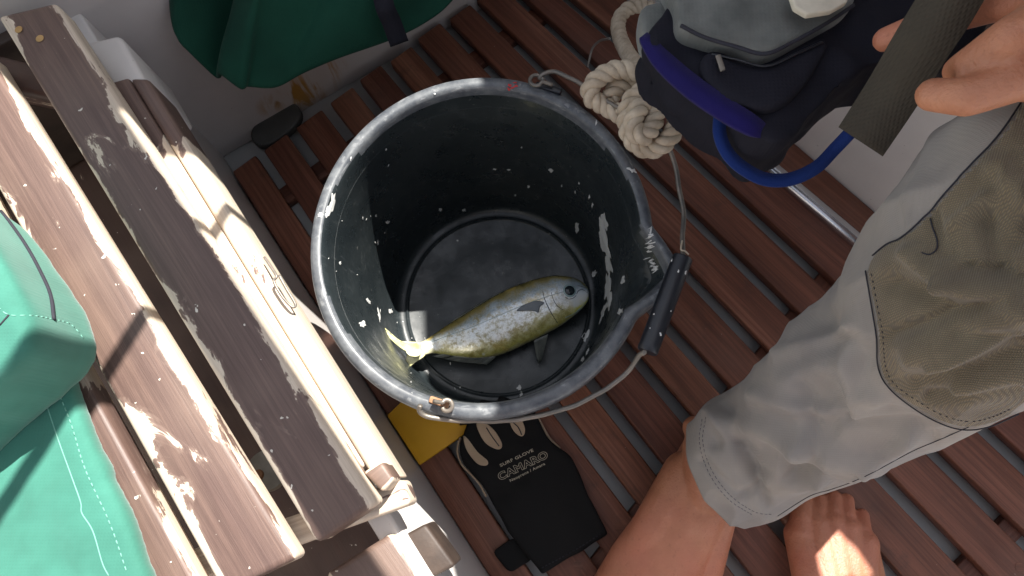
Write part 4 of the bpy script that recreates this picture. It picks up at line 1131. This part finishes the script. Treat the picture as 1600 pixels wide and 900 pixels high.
# ------------------------------------------------------------------ dark bag in the hand
dbg = thing('dark_pouch', P(1180, 100, .42), 'dark navy pouch with indigo trim, khaki strap and blue webbing in the hand', 'pouch')
def slab(name, poly, z0, z1, m, parent, vox=.004, it=12, wr=.003):
    return puff_px(name, poly, z0, z1, m, parent, vox, it, 4, wr)
slab('body', [(1010, 50), (1035, 20), (1100, -60), (1300, -120), (1520, -90), (1560, 0), (1530, 60), (1440, 95), (1370, 100), (1330, 120), (1290, 160), (1250, 200), (1215, 222), (1185, 214), (1100, 150), (1030, 95)], .36, .425, M['navy'], dbg, .003, 8, wr=.006)
slab('top_panel', [(1060, -70), (1058, 10), (1064, 44), (1100, 58), (1150, 72), (1196, 82), (1240, 62), (1290, 34), (1330, 6), (1345, -80)], .40, .440, M['greycloth'], dbg, .003, 5, .0035)
slab('front_pocket', [(1112, 78), (1098, 100), (1112, 132), (1155, 160), (1210, 168), (1262, 128), (1292, 76), (1286, 58), (1240, 76), (1196, 96), (1150, 86)], .395, .434, M['navy'], dbg, .003, 5, .003)
slab('side_panel', [(1000, 40), (1003, 12), (1038, 2), (1062, 40), (1060, 66), (1046, 90), (1022, 78)], .39, .418, M['greycloth'], dbg, .003, 5, .002)
tube('piping', cr([P(*p) for p in ((1064, 40, .438), (1100, 58, .441), (1150, 73, .442), (1196, 84, .442), (1242, 64, .442), (1292, 36, .442), (1334, 8, .441))], 6), .0014, M['dark'], dbg, 8)
zp_ = cr([P(*p) for p in ((1112, 84, .434), (1152, 93, .436), (1198, 103, .436), (1244, 84, .436), (1284, 66, .435))], 8)
tube('zip', zp_, .0016, M['grip'], dbg, 8, flat=.5)
prism('zip_puller', [P(1118, 86, .440), P(1126, 84, .440), P(1134, 108, .440), P(1126, 111, .440)], .0016, M['wire'], dbg, .0004, 2)
band('trim', [(1005, 58, .421), (1035, 95, .426), (1080, 135, .430), (1130, 170, .430), (1175, 197, .427), (1196, 210, .418)], lambda t: 34 * (1 - .55 * abs(2 * t - 1) ** 3), M['indigo'], dbg, th=.004)
prism('sunlit_patch', [P(*p, .456) for p in ((1232, -20), (1242, 10), (1262, 22), (1300, 16), (1325, 2), (1330, -25))], .006, M['cream'], dbg, .0015, 3)  # cream piece standing in for a bright sunlit spot behind the pouch
band('webbing_loop', [(1128, 160, .41), (1124, 205, .405), (1136, 238, .40), (1160, 262, .395), (1195, 280, .39), (1235, 280, .39), (1275, 262, .395), (1305, 232, .40), (1328, 208, .41)], 20, M['blue'], dbg, th=.0022)
band('strap', [(1570, -140, .57), (1520, -65, .55), (1478, 10, .53), (1440, 70, .512), (1395, 145, .48), (1345, 221, .455)], lambda t: 100 - 17 * t, M['khaki'], dbg, th=.0025, k=8)

# ------------------------------------------------------------------ added unseen sheet above the camera, cut to shape sun and shade
AZ = 1.18
def up_to(px, py, z, H=AZ):
    p = P(px, py, z); return p + TOSUN * ((H - p.z) / TOSUN.z)
def off(v, dx, dy): return Vector((v.x + dx, v.y + dy, v.z))
Y0 = .34
edge = [up_to(-900, -200, .36), up_to(-150, 30, .36), up_to(0, 108, .36), up_to(238, 235, .338), up_to(307, 242, .338), up_to(545, 175, .265), up_to(610, 130, .265), up_to(690, 98, .265), up_to(742, 90, .265), up_to(752, 116, .265), up_to(776, 636, .265), up_to(768, 655, .265), up_to(745, 900, .265)]
edge.append(Vector((edge[-1].x, Y0, 0)))
outer = [(1.5, Y0), (1.5, 3.2), (-1.9, 3.2)] + [(p.x, p.y) for p in edge]
foot_hole = [up_to(*p, .055) for p in ((1292, 812), (1328, 816), (1362, 852), (1382, 884), (1355, 898), (1340, 892), (1320, 905), (1290, 912), (1288, 880))]  # hole cut in the added sheet to put a sun patch on the foot
aw = bpy.data.curves.new('a', 'CURVE'); aw.dimensions = '2D'; aw.fill_mode = 'BOTH'; aw.extrude = .001
def spl_(pts):
    s = aw.splines.new('POLY'); s.points.add(len(pts) - 1); s.use_cyclic_u = True
    for q, p in zip(s.points, pts): q.co = (p[0], p[1], 0, 1)
spl_(outer); spl_(foot_hole)
ao = bpy.data.objects.new('shade_sheet', aw); col.objects.link(ao)
dg = bpy.context.evaluated_depsgraph_get(); me = bpy.data.meshes.new_from_object(ao.evaluated_get(dg)); bpy.data.objects.remove(ao)
for v in me.vertices: v.co.z += AZ
me.materials.append(M['shade_sheet'])
ao = bpy.data.objects.new('shade_sheet', me); col.objects.link(ao)
tag(ao, 'added unseen brown sheet cut to shade the cockpit and leave the bench sunlit', 'shade_sheet')
cw = prism('light_block_panel', [Vector((-1.9, 1.75, 1.15)), Vector((1.5, 1.75, 1.15)), Vector((1.5, 1.80, 1.15)), Vector((-1.9, 1.80, 1.15))], 1.15, M['teak'], None, .004, 2)  # added unseen panel, keeps low northern sky light out
l1 = cw.data.uv_layers.new(name='along'); l2 = cw.data.uv_layers.new(name='metric')
for lp in cw.data.loops:
    v = cw.data.vertices[lp.vertex_index].co; l1.data[lp.index].uv = (v.x, v.z); l2.data[lp.index].uv = (v.x, v.z)
tag(cw, 'added unseen wooden panel blocking low sky light beyond the cockpit', 'wall')
# added unseen bar across the opening, placed to shade one bench slat
b1 = up_to(10, 0, BZ, AZ - .06); b2 = up_to(560, 830, BZ, AZ - .06); dd = (b2 - b1).normalized()
shade_bar = tube('shade_bar', [b1 - dd * .5, b2 + dd * .6], .021, M['varnish3'], None, 24); tag(shade_bar, 'added unseen wooden bar casting a shadow strip along one bench slat', 'shade_bar')
l1 = shade_bar.data.uv_layers.new(name='along'); l2 = shade_bar.data.uv_layers.new(name='metric')
g1 = up_to(352, 330, .338, AZ - .1); g2 = up_to(150, 610, BZ, AZ - .1); dd = (g2 - g1).normalized()  # added unseen line, placed for its shadow streak on slats and rail
ln = tube('shadow_line', [g1 - dd * .07, g2 + dd * .8], .006, M['ropeg'], None, 12); tag(ln, 'added unseen grey line casting a shadow streak across the bench', 'line')
